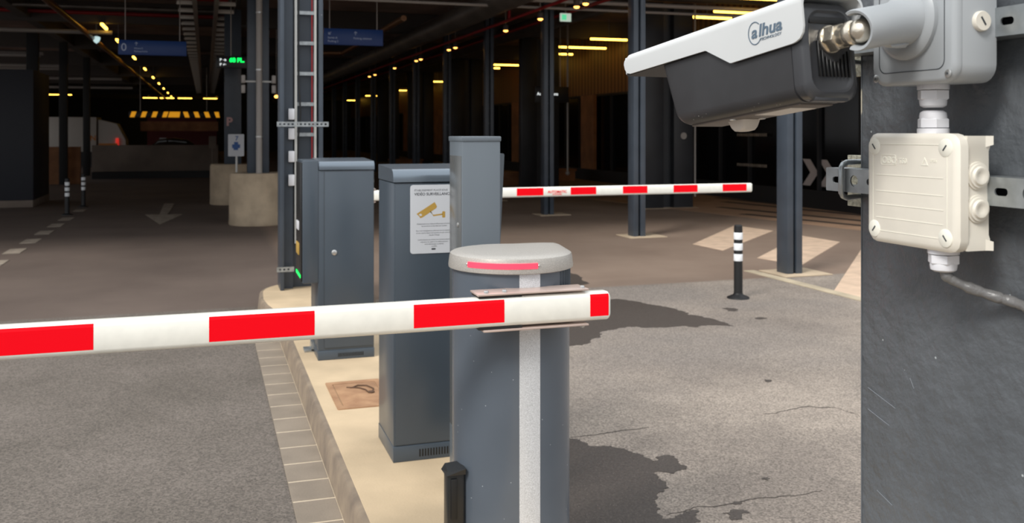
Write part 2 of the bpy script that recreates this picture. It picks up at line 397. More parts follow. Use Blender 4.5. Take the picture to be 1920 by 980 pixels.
stain([(1.70, 5.0), (1.924, 4.846), (1.986, 4.695), (2.115, 4.617), (2.156, 4.55), (2.192, 4.444), (2.19, 4.353), (2.248, 4.425), (2.308, 4.439), (2.349, 4.409), (2.32, 4.31), (2.315, 4.216), (2.228, 4.182), (2.181, 4.228), (2.138, 4.227), (2.127, 4.125), (2.117, 4.027), (2.067, 3.987), (1.987, 3.912), (1.965, 3.848), (1.928, 3.784), (1.914, 3.716), (2.028, 3.727), (2.116, 3.741), (2.065, 3.631), (1.886, 3.608), (1.60, 3.5), (1.45, 3.7)], .05, 'dark water stain at the foot of the near barrier housing', 5)
stain([(2.206, 3.681), (2.273, 3.70), (2.324, 3.654), (2.256, 3.603), (2.203, 3.603)], .06, 'small ragged dark splash at the bottom, right of the large water stain', 8)
for k, (q, l) in enumerate((([(2.304, 3.769), (2.337, 3.777), (2.35, 3.753), (2.312, 3.746)], 'tiny dark drop mark just above the small ragged splash'), ([(3.673, 5.582), (3.707, 5.556), (3.668, 5.511), (3.634, 5.522)], 'tiny dark drop mark in the middle of the right asphalt'), ([(2.625, 3.998), (2.647, 3.976), (2.621, 3.955), (2.604, 3.976)], 'tiny dark drop mark between the water stain and the dark pillar'), ([(4.75, 7.95), (4.86, 7.93), (4.84, 7.80), (4.74, 7.82)], 'tiny dark drop mark left of the black bollard foot'), ([(4.80, 7.45), (4.88, 7.45), (4.88, 7.38), (4.80, 7.38)], 'tiny dark drop mark right of the long water stain tip'))):
    stain(q, .05, l, 20+k)
def crack(pts, wd, label):
    b = B(); rnd = random.Random(len(label)); P = [Vector(p) for p in pts]
    for lv in range(4):
        Q = []
        for a, c in zip(P, P[1:]): d = c-a; Q += [a, (a+c)/2+Vector((-d.y, d.x))*rnd.uniform(-.12, .12)]
        P = Q+[P[-1]]
    up = [(p.x, p.y+wd*(1-abs(2*i/(len(P)-1)-1)*.7)) for i, p in enumerate(P)]; lo = [(p.x, p.y) for p in P]
    b.plate(up+lo[::-1], [], .001, Matrix.Translation((0, 0, .0008))); tag(part('crack', b, 'crack', smooth=0), label, 'crack', 'fine cracks in the asphalt')
crack([(1.939, 4.86), (2.175, 4.87), (2.44, 4.884)], .010, 'fine straight crack above the large water stain')
crack([(3.212, 4.899), (3.386, 4.91), (3.577, 4.941), (3.708, 4.874), (3.729, 4.775), (3.733, 4.672)], .012, 'fine bent crack in the asphalt running to the dark pillar')
crack([(1.954, 3.739), (2.161, 3.771), (2.37, 3.767), (2.581, 3.764), (2.793, 3.763)], .009, 'long fine crack at the bottom of the right asphalt')

# ------------------------------------------------------------------ foreground pillar (H-section) and what is clamped to it
t = thing('steel_pillar', 'wide dark grey painted steel pillar at the right edge carrying the camera', 'pillar', (.966, 1.0, 0))
part('flange', B().box(0, .022, -.22, .205, 0, 5.0, r=.002), 'pillar_paint', t)
part('flange', B().box(.30, .322, -.22, .205, 0, 5.0, r=.002), 'pillar_paint', t)
part('web', B().box(.022, .30, -.014, .003, 0, 5.0), 'pillar_paint', t)
part('base_plate', B().box(-.05, .36, -.28, .26, 0, .03, r=.003), 'pillar_paint', t)
b = B()
for (y0, z0, y1, z1) in ((.19, 1.318, .10, 1.295), (.19, 1.285, .12, 1.268), (.17, 1.168, .12, 1.152), (.10, 1.355, .088, 1.335), (.03, 1.06, .02, 1.035)):
    b.cyl((-.0002, y0, z0), (-.0002, (y0+y1*2)/3, (z0+z1*2)/3), .0004, n=6)
part('scratches', b, 'scratch', t, 'pale scratches')
part('chipped_edge', B().box(-.0006, .02, .2035, .2056, 0, 5.0), 'chipped_edge', t, 'paint chips along the edge')

def strut(name, label, zc, y0, y1):
    t = thing(name, label, 'mounting rail', (.925, y1, zc), group='galvanised mounting rails')
    ln = y1-y0; holes = []; x = .016; k = 0
    while x < ln-.03:
        if k % 2 == 0: holes.append(rrect(x, x+.020, -.0048, .0048, .0046))
        else: holes.append(circ(x+.012, 0, .0085))
        x += .038 if k % 2 == 0 else .040; k += 1
    h = .01775
    fr = frame((0, 0, 0), (0, -1, 0), (0, 0, 1))
    b = B().plate(rrect(0, ln, -h, h, .002), holes, .0022, fr)
    b.box(0, .041, -ln, 0, h-.0022, h); b.box(0, .041, -ln, 0, -h, -h+.0022)
    b.box(.039, .041, -ln, 0, h-.009, h); b.box(.039, .041, -ln, 0, -h, -h+.009)
    part('channel', b, 'zinc', t)
    return t
strut('mounting_rail', 'slotted zinc rail behind the white junction box, its end past the pillar', 1.6365, .70, 1.234)
strut('mounting_rail', 'upper slotted zinc rail behind the grey camera mount', 1.8445, .70, 1.225)
def clamp(label, zc, y):
    t = thing('beam_clamp', label, 'clamp', (.92, y, zc), group='zinc beam clamps')
    part('plate', B().box(.069, .079, .012, .078, -.046, .036, r=.001), 'zinc_rough', t)
    z = .027
    pts = [(.085, .026, z), (.046, .022, z), (.01, .004, z), (.001, .001, z-.003), (-.003, .0, z-.008), (-.003, .0, -z+.008), (.001, .001, -z+.003), (.01, .004, -z), (.046, .022, -z), (.085, .026, -z)]
    part('u_bolt', B().tube(pts, .0042, 12), 'zinc', t)
    for s in (-1, 1): part('nut', B().cyl((.056, .0232, s*z), (.068, .0244, s*z), .0075, n=6), 'zinc', t)
clamp('zinc beam clamp with bent rod around the lower rail end', 1.6365, 1.190)
clamp('zinc beam clamp on the upper rail, mostly behind the camera', 1.8445, 1.190)

# grey junction box with ball socket arm
bx0, by0, by1, bz0, bz1 = .86, .905, 1.052, 1.771, 1.925
t = thing('camera_mount_box', 'light grey camera mount box with round socket arm on the pillar', 'junction box', (.925, .98, 1.848))
def rb(x0, x1, y0, y1, z0, z1, rr, edge):   # rounded box whose rounded outline lies in YZ, from x1 (back) to x0 (front)
    rings = []
    for x, o in ((x1, 0), (x0+edge, 0), (x0+edge*.3, edge*.35), (x0, edge)):
        rings.append([(x, p[0], p[1]) for p in rrect(y0+o, y1-o, z0+o, z1-o, rr)])
    return rings
T = Matrix.Translation((-.925, -.98, -1.848))
part('body', B().loft(rb(.872, .925, by0, by1, bz0, bz1, .022, .001), T), 'mount_grey', t)
part('lid', B().loft(rb(bx0, .8712, by0-.0005, by1+.0005, bz0-.0005, bz1+.0005, .022, .006), T), 'mount_grey', t)
F0 = T @ faceNX((bx0, .9785, 1.848))
part('panel_seam', B().plate(rrect(-.0585, .0585, -.061, .062, .012), [rrect(-.0575, .0575, -.060, .061, .0115)], .0005, F0), 'seam', t)
for sx_, sz in ((-1, -1), (1, -1), (-1, 1), (1, 1)):
    s_ = part('screw', B().lathe([(.0052, 0), (.0052, .0008), (.0042, .0014)], F0 @ Matrix.Translation((sx_*.0640, sz*.0668, 0)), 20), 'bolt_metal', t)
    part('screw_recess', B().lathe([(.0016, 0), (.0016, .0004)], F0 @ Matrix.Translation((sx_*.0640, sz*.0668, .0014)), 6), 'seam', s_)
part('boss', B().lathe([(.052, 0), (.052, .006), (.046, .012), (.036, .013)], F0 @ Matrix.Translation((-.004, .006, 0)), 48), 'mount_grey', t)
# socket arm: from lid centre to the ball
ball = Vector((.760, .948, 1.835)); root = Vector((.850, .972, 1.852)); ax = (ball-root); axl = ax.length; ax.normalize()
mz = frame(root, (ax.cross(Vector((0, 0, 1)))).normalized()*-1, Vector((0, 0, 1)) - ax*ax.z)
# local z must run along ax
lz = Vector((mz[0][2], mz[1][2], mz[2][2]))
if lz.dot(ax) < 0: mz = frame(root, (ax.cross(Vector((0, 0, 1)))).normalized(), Vector((0, 0, 1)) - ax*ax.z)
n = 56; side = Vector((mz[0][0], mz[1][0], mz[2][0])); sgn = 1 if side.dot(Vector((0, -1, 0))) > 0 else -1
def cut(i):
    c = -math.cos(2*PI*i/n)*sgn
    return -.034*min(1, (c-.45)/.12) if c > .45 else 0
E_ = axl+.013
def ring(r, z, c=False, e=1): return [(r*math.cos(2*PI*i/n), r*math.sin(2*PI*i/n), z+(cut(i) if c else 0)) for i in range(n)]
rings = [ring(.0355, -.002), ring(.0345, .004), ring(.0300, .012), ring(.0275, .022), ring(.0258, .045), ring(.0256, E_-.003, True), ring(.0245, E_, True), ring(.0212, E_-.001, True), ring(.0200, E_-.006, True), ring(.0185, .03), ring(.001, .028)]
part('socket_arm', B().loft(rings, T @ mz, caps=False), 'mount_grey', t)
wing = B().loft([[(-.004, -.020, .014), (.004, -.020, .014), (.004, -.020, .052), (-.004, -.020, .052)], [(-.009, -.029, .016), (.009, -.029, .016), (.005, -.028, .046), (-.005, -.028, .046)], [(-.006, -.033, .020), (.006, -.033, .020), (.002, -.030, .040), (-.002, -.030, .040)]], T @ mz)
part('wing_lug', wing, 'mount_grey', t)
p_ = part('blanking_plug', B().lathe([(.0125, 0), (.0125, .004), (.0115, .0055)], T @ faceNY((.8995, by0, 1.845)), 32), 'box_cream', t, 'white blanking plug')
part('coin_slot', B().box(-.0012, .0012, -.006, .006, 0, .0004, m=T @ faceNY((.8995, by0-.0055, 1.845)) @ Matrix.Rotation(.6, 4, 'Z')), 'seam', p_)

# cable glands
def gland(label, x, y, z, up, s=1.0):
    t = thing('cable_gland', label, 'cable gland', (x, y, z), group='white cable glands')
    m = Matrix.Scale(up, 4, (0, 0, 1))
    def q(name, pr, n=32):
        b = B().lathe([(r*s, zz*s*up) for r, zz in pr], I4, n); return part(name, b, 'gland_white', t)
    q('flange', [(.0195, 0), (.0195, .006), (.0185, .0065)])
    q('hex_nut', [(.0195, .0075), (.0195, .018), (.0178, .0195)], 6)
    q('dome_cap', [(.0165, .018), (.0168, .022), (.016, .027), (.012, .0295)])
    return t
gland('upper white gland under the grey mount box', .90, .983, 1.771, -1, 1.0)
gland('middle white gland on top of the white box', .90, .983, 1.708, 1, 1.0)
gland('lowest white gland under the white box', .90, .965, 1.560, -1, .98)
cp = [(.90, .965, 1.540), (.90, .962, 1.528), (.908, .956, 1.520), (.925, .944, 1.511), (.944, .928, 1.503), (.955, .910, 1.4985), (.956, .885, 1.495), (.956, .850, 1.4935), (.956, .80, 1.494), (.957, .775, 1.496), (.972, .760, 1.498), (1.0, .764, 1.498), (1.06, .80, 1.49), (1.12, .90, 1.46), (1.14, .975, 1.40)]
def sm(pts, k=6):
    P = [Vector(p) for p in pts]; out = []
    for i in range(len(P)-1):
        a = P[max(i-1, 0)]; b_ = P[i]; c = P[i+1]; d = P[min(i+2, len(P)-1)]
        for j in range(k):
            u = j/k; out.append(.5*((2*b_)+(-a+c)*u+(2*a-5*b_+4*c-d)*u*u+(-a+3*b_-3*c+d)*u**3))
    out.append(P[-1]); return out
rnd = random.Random(4)
wob = [rnd.uniform(-.0011, .0009) for _ in range(80)]
tag(part('cable', B().tube(sm(cp), lambda f: .0068+wob[int(f*78)], 14), 'cable_grey'), 'wrinkled grey cable hanging from the white junction box across the pillar', 'cable')

# white junction box
wx0, wy0, wy1, wz0, wz1 = .872, .913, 1.078, 1.560, 1.708
t = thing('junction_box', 'cream white plastic junction box clipped to the lower rail', 'junction box', (.925, .995, 1.634))
T = Matrix.Translation((-.925, -.995, -1.634))
def cham(y0, y1, z0, z1, c, n=3):
    return rrect(y0, y1, z0, z1, c, n)
rings = []
for x, o in ((.8895, 0), (.8775, 0), (.8735, .0035), (.872, .008)):
    rings.append([(x, p[0], p[1]) for p in cham(wy0+o, wy1-o, wz0+o, wz1-o, .016)])
lid = part('lid', B().loft(rings, T), 'box_cream', t)
prof = [(wy0+.002, wz0+.003), (wy0+.002, wz0+.017), (wy0+.004, wz0+.022), (wy0+.004, wz1-.022), (wy0+.002, wz1-.017), (wy0+.002, wz1-.003), (wy1-.002, wz1-.003), (wy1-.002, wz0+.003)]
b = B().loft([[(x, a, c) for a, c in prof] for x in (.8898, .9249)], T)
b.loft([[(.918, wy0+.002, z0) , (.918, wy1-.002, z0), (.918, wy1-.002, z1), (.918, wy0+.002, z1)] if k == 0 else [(.926, wy0-.0025, z0), (.926, wy1+.0025, z0), (.926, wy1+.0025, z1), (.926, wy0-.0025, z1)] for k, (z0, z1) in enumerate(((wz0+.003, wz0+.017), (wz0+.003, wz0+.014)))], T)
b.loft([[(.918, wy0+.002, z0) , (.918, wy1-.002, z0), (.918, wy1-.002, z1), (.918, wy0+.002, z1)] if k == 0 else [(.926, wy0-.0025, z0), (.926, wy1+.0025, z0), (.926, wy1+.0025, z1), (.926, wy0-.0025, z1)] for k, (z0, z1) in enumerate(((wz1-.017, wz1-.003), (wz1-.014, wz1-.003)))], T)
part('box_body', b, 'box_cream', t)
for zc in (1.6555, 1.6145):
    m = T @ faceNY((.9070, wy0+.004, zc))
    part('membrane', B().lathe([(.0175, 0), (.0172, .002), (.0150, .0022), (.0146, .0045), (.0120, .0048), (.0105, .0075), (.0085, .0078), (.0050, .0058), (.001, .0052)], m, 40), 'box_cream', t)
F0 = T @ faceNX((wx0, .9955, 1.634))
part('lid_recess', B().plate(rrect(-.0685, .0665, -.058, .060, .012), [rrect(-.0678, .0658, -.0573, .0593, .0115)], .0005, F0), 'box_relief', lid)
b = B()
for zz in (.018, -.004, -.022, -.040): b.box(-.062, .060, zz-.0004, zz+.0004, 0, .0005, m=F0)
part('label_ribs', b, 'box_relief', lid)
b = B().text('OBO', .0125, .0006, F0 @ Matrix.Translation((-.050, .034, 0)), bold=.0003)
b.plate(rrect(-.0525, -.0235, .0315, .0455, .003), [rrect(-.0518, -.0242, .0322, .0448, .0026)], .0005, F0)
b.text('T60', .0095, .0006, F0 @ Matrix.Translation((-.0185, .0345, 0)), bold=.0002)
b.plate([(.0225, .033), (.0345, .033), (.0285, .0435)], [[(.0250, .0345), (.0320, .0345), (.0285, .0405)]], .0005, F0)
b.text('IP66', .006, .0006, F0 @ Matrix.Translation((.0385, .0375, 0)))
part('embossed_marks', b, 'box_relief', lid)
for sx_, sz, an in ((-1, 1, .7), (1, 1, -.7), (-1, -1, -.7), (1, -1, .7)):
    m = F0 @ Matrix.Translation((sx_*.0645-.001, sz*.056, -.001))
    s_ = part('lid_screw', B().lathe([(.0115, 0), (.0115, .0012), (.0105, .0020)], m, 32), 'box_relief', t)
    part('screw_slot', B().box(-.0009, .0009, -.0045, .0045, .0022, .0026, m=m @ Matrix.Rotation(an, 4, 'Z')), 'seam', s_)

# ------------------------------------------------------------------ number-plate camera
A = Vector((.710, .988, 1.750)); sv = Vector((-.1247, .9922, 0)).normalized(); wv = Vector((.9922, .1247, 0)).normalized()
cam_root = thing('surveillance_camera', 'black surveillance camera under a white weather hood with slate blue logo', 'camera', A+wv*.045, rot=(-math.radians(6.6), 0, math.radians(7.16)))
def section(y, hw, z0, z1, r, slope=0, rt=None, inset=0):
    return [(p[0], y+slope*p[1], p[1]) for p in rrect(-hw+inset, hw-inset, z0+inset, z1-inset, r, 6)]
sl = .040/.125
S = []
for y, ins, k in ((.020, .0, 0), (.200, 0, .7), (.262, 0, 1), (.272, .003, 1), (.276, .010, 1)):
    S.append(section(y+0, .045, 0, .125, .018, sl*k, inset=ins))
part('body', B().loft(S), 'camera_body', cam_root)
S = []
for y, ins in ((.0205, .0008), (.013, .0), (.004, 0.0), (.000, .003), (-.002, .010), (.001, .013)):
    S.append([(p[0], y, p[1]) for p in rrect(-.045+ins, .045-ins, ins, .125-ins, .020, 6)])
rear = part('rear_cover', B().loft(S), 'camera_rear', cam_root)
b = B()
for k, hh in enumerate((.076, .064, .056, .0525, .050, .050, .054, .060, .064)):
    x = -.021+k*.0062; b.box(x, x+.0026, -.0026, .002, .030, hh, r=.0008, seg=1)
part('cooling_slots', b, 'fin_black', rear)
b = B().box(-.030, .030, -.0006, .002, .098, .107, r=.001); part('recess', b, 'fin_black', rear)
part('cable_cover', B().box(-.030, .026, .0, .012, -.0012, .010, r=.002), 'camera_rear', rear)
part('underside_plate', B().box(-.028, .028, .03, .262, -.0022, .002, r=.001), 'camera_under', cam_root)
b = B().box(-.022, .022, .055, .125, -.0030, -.0020); part('rating_label', b, 'sensor_plastic', cam_root, 'pale rating label')
for x, y in ((-.020, .175), (.018, .158)): part('screw', B().lathe([(.004, -.0040), (.005, -.0034), (.005, -.002)], Matrix.Translation((x, y, 0)), 16), 'bolt_metal', cam_root)
b = B().loft([[(p[0], p[1], z) for p in rrect(-.006-o, .030+o, .172-o, .208+o, .007)] for z, o in ((-.002, .0), (-.012, -.003), (-.0165, -.006), (-.0175, -.010))])
part('sensor_window', b, 'sensor_plastic', cam_root, 'milky plastic sensor bump')
b = B().loft([[(x, .277+o+sl*z, z) for x, z in rrect(-.032, .032, .018, .108, .010)] for o in (.0, .002)])
part('front_window', b, 'lens_glass', cam_root)
# hood: a bent sheet, cross-section swept along the body
def hood():
    x_out = .0515; th = .003
    # side profile (y, lower edge z) ; upper edge z = ztop
    prof = [(-.012, .092), (-.010, .083), (-.004, .0765), (.004, .0735), (.011, .0725), (.131, .0700), (.134, .0705), (.185, .0975), (.188, .0980), (.385, .0990), (.394, .1015), (.400, .108), (.402, .116)]
    ztop = .1335; rc = .013
    rings = []
    for y, zl in prof:
        q = []
        zt = ztop - (.004 if y > .395 else 0)
        ex = [(-x_out, zl)]
        for k in range(7):
            a = math.radians(180-90*k/6); ex.append((-x_out+rc+rc*math.cos(a), zt-rc+rc*math.sin(a)))
        right = [(-p[0], p[1]) for p in ex[::-1]]
        outer = ex+right
        inner = []
        for (x, z) in outer[::-1]:
            nx = x*(x_out-th)/x_out; nz = z-th if z > zl+.0005 else z
            inner.append((nx, nz))
        rings.append([(x, y, z) for x, z in outer+inner])
    return B().loft(rings)
visor = part('hood', hood(), 'visor_white', cam_root, 'white weather hood', smooth=50)
part('hood_lip', B().box(-.049, .049, .3985, .4025, .1000, .128, r=.0018), 'visor_white', visor)
part('darkening_sheet', B().box(-.0485, .0485, .25, .399, .0975, .104), 'fin_black', visor, 'added black sheet darkening the underside of the hood')  # added sheet, coloured black so the bounce-lit underside stays dark
Fv = frame((-.0516, .0885, .0915), (0, -1, 0), (0, 0, 1))
b = B().text('a', .0225, .0005, Fv @ Matrix.Translation((.0030, .0024, 0)) @ Matrix.Diagonal((1.2, 1, 1, 1)), bold=.0005, shear=.2)
b.text('lhua', .0225, .0005, Fv @ Matrix.Translation((.0172, .0028, 0)) @ Matrix.Diagonal((1.22, 1, 1, 1)), bold=.00055, shear=.2)
ring_o = [(.0108+.0135*math.cos(a), .0085+.0155*math.sin(a)) for a in [math.radians(d) for d in range(45, 325, 12)]]
ring_i = [(.0108+.0121*math.cos(a), .0085+.0143*math.sin(a)) for a in [math.radians(d) for d in range(45, 325, 12)]]
b.plate(ring_o+ring_i[::-1], [], .0005, Fv)
b.text('TECHNOLOGY', .0052, .0005, Fv @ Matrix.Translation((.0200, -.0035, 0)) @ Matrix.Diagonal((1.15, 1, 1, 1)), shear=.15)
part('lettering', b, 'logo_blue', visor, 'slate blue logo lettering')
# nickel coupling and ball
Rm = frame((.002, 0, .078), (1, 0, 0), (0, 0, 1))     # local z = -y
b = B().lathe([(.0185, 0), (.0185, .002), (.0178, .003)], Rm, 32)
b.lathe([(.0178, .003), (.0182, .005), (.0182, .018), (.0172, .020)], Rm, 6, .25)
b.lathe([(.0140, .019), (.0140, .030), (.0150, .032), (.0158, .034), (.0158, .041), (.014, .045)], Rm, 32)
b.sphere((.002, -.052, .078), .0150)
part('coupling', b, 'nickel', cam_root, 'shiny nickel coupling with ball')

# ------------------------------------------------------------------ barrier
def plan(s=1.0, r=.225):
    out = []; P0 = Vector((.2155, -.064)); Pc = Vector((.262, .205)); P1 = Vector((-.02, .2241))
    a0 = math.atan2(P0.y, P0.x); ac = math.atan2(Pc.y, Pc.x); a1 = math.atan2(P1.y, P1.x)
    for i in range(96):
        a = 2*PI*i/96; a = a-2*PI if a > PI else a; d = Vector((math.cos(a), math.sin(a))); rr = r
        if a0 < a < a1:
            p, q = (P0, Pc) if a < ac else (Pc, P1)
            e = q-p; rr = (p.x*e.y-p.y*e.x)/(d.x*e.y-d.y*e.x)
            rr = rr-.018*math.exp(-((a-ac)/.09)**2)-.010*math.exp(-((a-1.15)/.25)**2)
        out.append((d.x*rr*s, d.y*rr*s))
    return out
def round_plan(s=1.0, r=.219): return [(r*s*math.cos(2*PI*i/72), r*s*math.sin(2*PI*i/72)) for i in range(72)]
def barrier(label, loc, arm_x, reds, group, zbase, detail=True, arm_label=None):
    t = thing('barrier_gate', label, 'barrier', loc, group=group)
    H = 1.211-zbase
    part('housing', B().loft([[(x, y, z) for x, y in plan(s*.975)] for z, s in ((0, 1), (H+.001, 1))]), 'anthracite_housing', t)
    cap = part('cap', B().loft([[(x, y, H+z) for x, y in plan(s)] for z, s in ((-.004, .985), (0, 1.035), (.008, 1.037), (.040, 1.02), (.050, 1.005), (.054, .975), (.059, .80), (.062, .45), (.063, .02))]), 'silver_cap', t, 'silver cap', smooth=35)
    # light strip on the front rim
    def arc(r, a0, a1, n=16): return [(r*math.cos(math.radians(a0+(a1-a0)*k/n)), r*math.sin(math.radians(a0+(a1-a0)*k/n))) for k in range(n+1)]
    a0, a1 = 211, 276
    outl = []
    for z0, z1, r, mname, nm, aa, ab in ((.016, .0385, .2345, 'led_red', 'light_strip', a0, a1),):
        o_ = arc(r, aa, ab); i_ = arc(r-.01, aa, ab)
        part(nm, B().prism(o_+i_[::-1], H+z0+.0015, H+z1-.0015), mname, cap, 'glowing red light strip')
    for a in (a0-1.2, a1+1.2):
        part('strip_screw', B().sphere((.2325*math.cos(math.radians(a)), .2325*math.sin(math.radians(a)), H+.028), .004), 'bolt_metal', cap)
    # reflective band
    aa = math.degrees(math.asin(.039/.222))
    o_ = arc(.2205, 270-aa, 270+aa, 6); i_ = arc(.215, 270-aa, 270+aa, 6)
    part('reflective_band', B().prism(o_+i_[::-1], 0.0, H-.001), 'silver_foil', t, 'silver reflective band')
    b = B()
    for k in range(9):
        a = math.radians(-52+k*4.6); b.cyl((.2195*math.cos(a), .2195*math.sin(a), H-.085), (.2195*math.cos(a), .2195*math.sin(a), H+.002), .0045, n=8)
    part('ribbed_sleeve', b, 'anthracite', t)
    if detail:
        k = part('latch_box', B().box(-.268, -.205, -.10, -.035, -.02+.13-zbase+.15, .345, r=.008), 'black_plastic', t, 'black plastic latch box')
        part('latch_hood', B().loft([[(-.276, -.110, .338), (-.205, -.110, .338), (-.205, -.03, .338), (-.276, -.03, .338)], [(-.270, -.105, .352), (-.205, -.112, .358), (-.205, -.03, .362), (-.262, -.03, .358)]]), 'black_plastic', k)
        part('latch_lever', B().box(-.258, -.235, -.108, -.098, .18, .325, r=.003), 'fin_black', k)
        part('label_sticker', B().box(-.036, .010, -.2228, -.2198, .860, .880), 'gland_white', t, 'small white sticker')
    # arm
    za = 1.096-zbase; ya = -.272
    sec = []
    for (yy, zz) in ((-.030, -.034), (-.026, -.044), (-.016, -.050), (.016, -.050), (.026, -.044), (.030, -.034), (.030, .034), (.026, .044), (.016, .050), (-.016, .050), (-.026, .044), (-.030, .034)): sec.append((yy, zz))
    x0, x1 = arm_x
    rings = []
    for x, s in ((x0, .80), (x0+.006, .96), (x0+.012, 1), (x1-.012, 1), (x1-.006, .96), (x1, .80)): rings.append([(x, ya+yy*s, za+zz*s) for yy, zz in sec])
    arm = part('arm', B().loft(rings), 'white_arm', t, 'white boom arm', smooth=60)
    for (ra, rb_) in reds:
        b = B().loft([[(x, ya-.0307, za-.0335), (x, ya-.0307, za+.034), (x, ya-.0272, za+.0435), (x, ya-.0262, za+.0435), (x, ya-.029, za+.033), (x, ya-.029, za-.0335)] for x in (ra, rb_)])
        part('red_stripe', b, 'red_foil', arm, 'red reflective stripe', smooth=0)
    # clamp plates
    cx0, cx1 = (-.215, .190) if detail else (-.2, .2)
    for s, nm in ((1, 'clamp_plate'), (-1, 'clamp_plate')):
        pl = part(nm, B().box(cx0+(.02 if s < 0 else 0), cx1, ya-.030, ya+.07, za+s*.0615-.0035, za+s*.0615+.0035, r=.002), 'clamp_plate', t)
        for bx, by in ((cx1-.018, ya-.012), (cx0+.035, ya-.010), (cx0+.10, ya-.010)):
            if s < 0 and bx != cx1-.018: continue
            part('bolt', B().lathe([(.0085, 0), (.0085, .006), (.006, .009)], Matrix.Translation((bx, by, za+s*.065)) @ (I4 if s > 0 else Matrix.Rotation(PI, 4, 'X')), 6), 'bolt_metal', pl)
    part('clamp_block', B().box(cx0+.005, cx0+.16, ya-.022, ya+.068, za+.0495, za+.058, r=.001).box(cx0+.005, cx0+.16, ya-.022, ya+.068, za-.058, za-.0495, r=.001).box(cx0+.03, cx1-.03, ya+.030, ya+.062, za-.055, za+.055), 'black_plastic', t)
    return t
bc = Vector((1.088, 3.326, .15))
def redx(pairs, cx): return [(a-cx, c-cx) for a, c in pairs]
import math as _m
def px_x(px, Y):   # where the pixel column meets the plane Y = const
    u = (px-960)/1750; a = math.radians(18.19); return Y*(u*math.cos(a)+math.sin(a))/(math.cos(a)-u*math.sin(a))
Yf = 3.326-.272-.031
near_reds = [(px_x(776, Yf), px_x(946, Yf)), (px_x(392, Yf), px_x(590, Yf)), (px_x(1107, Yf), 1.353)]
per = near_reds[0][0]-near_reds[1][0]; r2 = px_x(175, Yf); near_reds.append((r2-.27, r2)); near_reds.append((r2-per-.27, r2-per))
barrier('near grey barrier housing with silver cap and red and white arm across the entry lane', bc, (-3.1, 1.362-bc.x), redx(near_reds, bc.x), 'parking barriers', .15)
fc = Vector((1.36, 9.245, .15)); Yf = 9.245-.272-.031
far_reds = [(px_x(a, Yf), px_x(c, Yf)) for a, c in ((969, 1019), (1070, 1118), (1168, 1214), (1263, 1308), (1355, 1400))]
far_gate = barrier('far barrier behind the cabinets with a red and white arm over the exit lane', fc, (-.25, px_x(1411, Yf)-fc.x), redx(far_reds, fc.x), 'parking barriers', .15, False)

fa = [c for c in far_gate.children if c.name.startswith('arm')]
part('maker_mark', B().text('AUTOMATIC', .036, .001, faceNY((px_x(1027, Yf)-fc.x, -.3035, .935)), bold=.0006).text('SYSTEMS', .026, .001, faceNY((px_x(1036, Yf)-fc.x, -.3035, .912))), 'red_foil', fa[0], 'small red lettering')

# ------------------------------------------------------------------ cabinets
def hooded(x0, x1, y0, y1, zt, zh, r=.045):
    # hood profile in YZ: rounded front top edge
    p = [(y1, zt), (y0, zt)]
    for k in range(9):
        a = math.radians(180-90*k/8); p.append((y0+r+r*math.cos(a), zh-.012-r+r*math.sin(a)))
    p += [(y1, zh)]
    return [[(x, a, c) for a, c in p] for x in (x0, x1)]
# middle cabinet with the notice
t = thing('control_cabinet', 'tall blue-grey control cabinet carrying the white video surveillance notice', 'cabinet', (1.07, 4.55, .1515), group='grey parking cabinets')
T = Matrix.Translation((-1.07, -4.55, -.1515))
part('side_walls', B().box(.842, 1.30, 4.352, 4.74, .225, 1.468, r=.004, m=T), 'anthracite', t)
part('plinth', B().box(.840, 1.302, 4.347, 4.742, .1515, .226, r=.003, m=T), 'anthracite', t)
part('hood', B().loft(hooded(.840, 1.302, 4.344, 4.742, 1.472, 1.545), T), 'hood_paint', t)
part('door_panel', B().box(.850, 1.292, 4.347, 4.353, .232, 1.462, r=.002, m=T), 'anthracite', t)
b = B()
for k in range(22): b.box(.965+k*.0135, .971+k*.0135, 4.3455, 4.348, .170, .205, m=T)
part('vent_slots', b, 'fin_black', t)
# notice
t = thing('surveillance_notice', 'white metal notice with golden camera symbol on the cabinet front', 'sign', (.921, 4.3465, 1.132))
Fm = faceNY((0, 0, 0))
part('panel', B().plate(rrect(0, .232, 0, .326, .014), [], .0018, Fm), 'sign_white', t)
Fm = faceNY((0, -.0018, 0))
b = B().text('ÉTABLISSEMENT PLACÉ SOUS', .0125, .0003, Fm @ Matrix.Translation((.020, .296, 0)))
b.text('VIDÉO SURVEILLANCE', .0180, .0003, Fm @ Matrix.Translation((.020, .276, 0)), bold=.0004)
yy = .138
for grp in (('Établissement sous vidéosurveillance pour la sécurité', 'des personnes et des biens par caméras'), ('Pour tout renseignement, adressez-vous au responsable', 'du site, auprès duquel vous pouvez exercer votre droit', "d'accès à l'image"), ('Conformément aux articles du code de la sécurité', 'intérieure, loi relative à la vidéoprotection', 'et loi informatique et libertés', 'modifiée')):
    for ln in grp:
        b.text(ln, .0078, .0003, Fm @ Matrix.Translation((.116, yy, 0)), align='CENTER'); yy -= .0105
    yy -= .0115
b.plate(rrect(.103, .123, .016, .024, .002), [], .0003, Fm)
part('lettering', b, 'sign_text', t)
def camicon(pts): return [(.020+(x-.0)*1, y) for x, y in pts]
b = B()
b.plate([(.030, .189), (.118, .243), (.130, .222), (.126, .214), (.060, .172), (.048, .168), (.044, .176)], [[(.040, .186), (.052, .190), (.058, .181), (.049, .178)]], .0003, Fm)
b.plate([(.096, .197), (.104, .195), (.112, .176), (.157, .181), (.157, .188), (.114, .183), (.106, .186), (.100, .202)], [], .0003, Fm)
b.plate(rrect(.155, .170, .168, .198, .004), [], .0003, Fm)
part('camera_symbol', b, 'sign_gold', t, 'golden camera symbol')

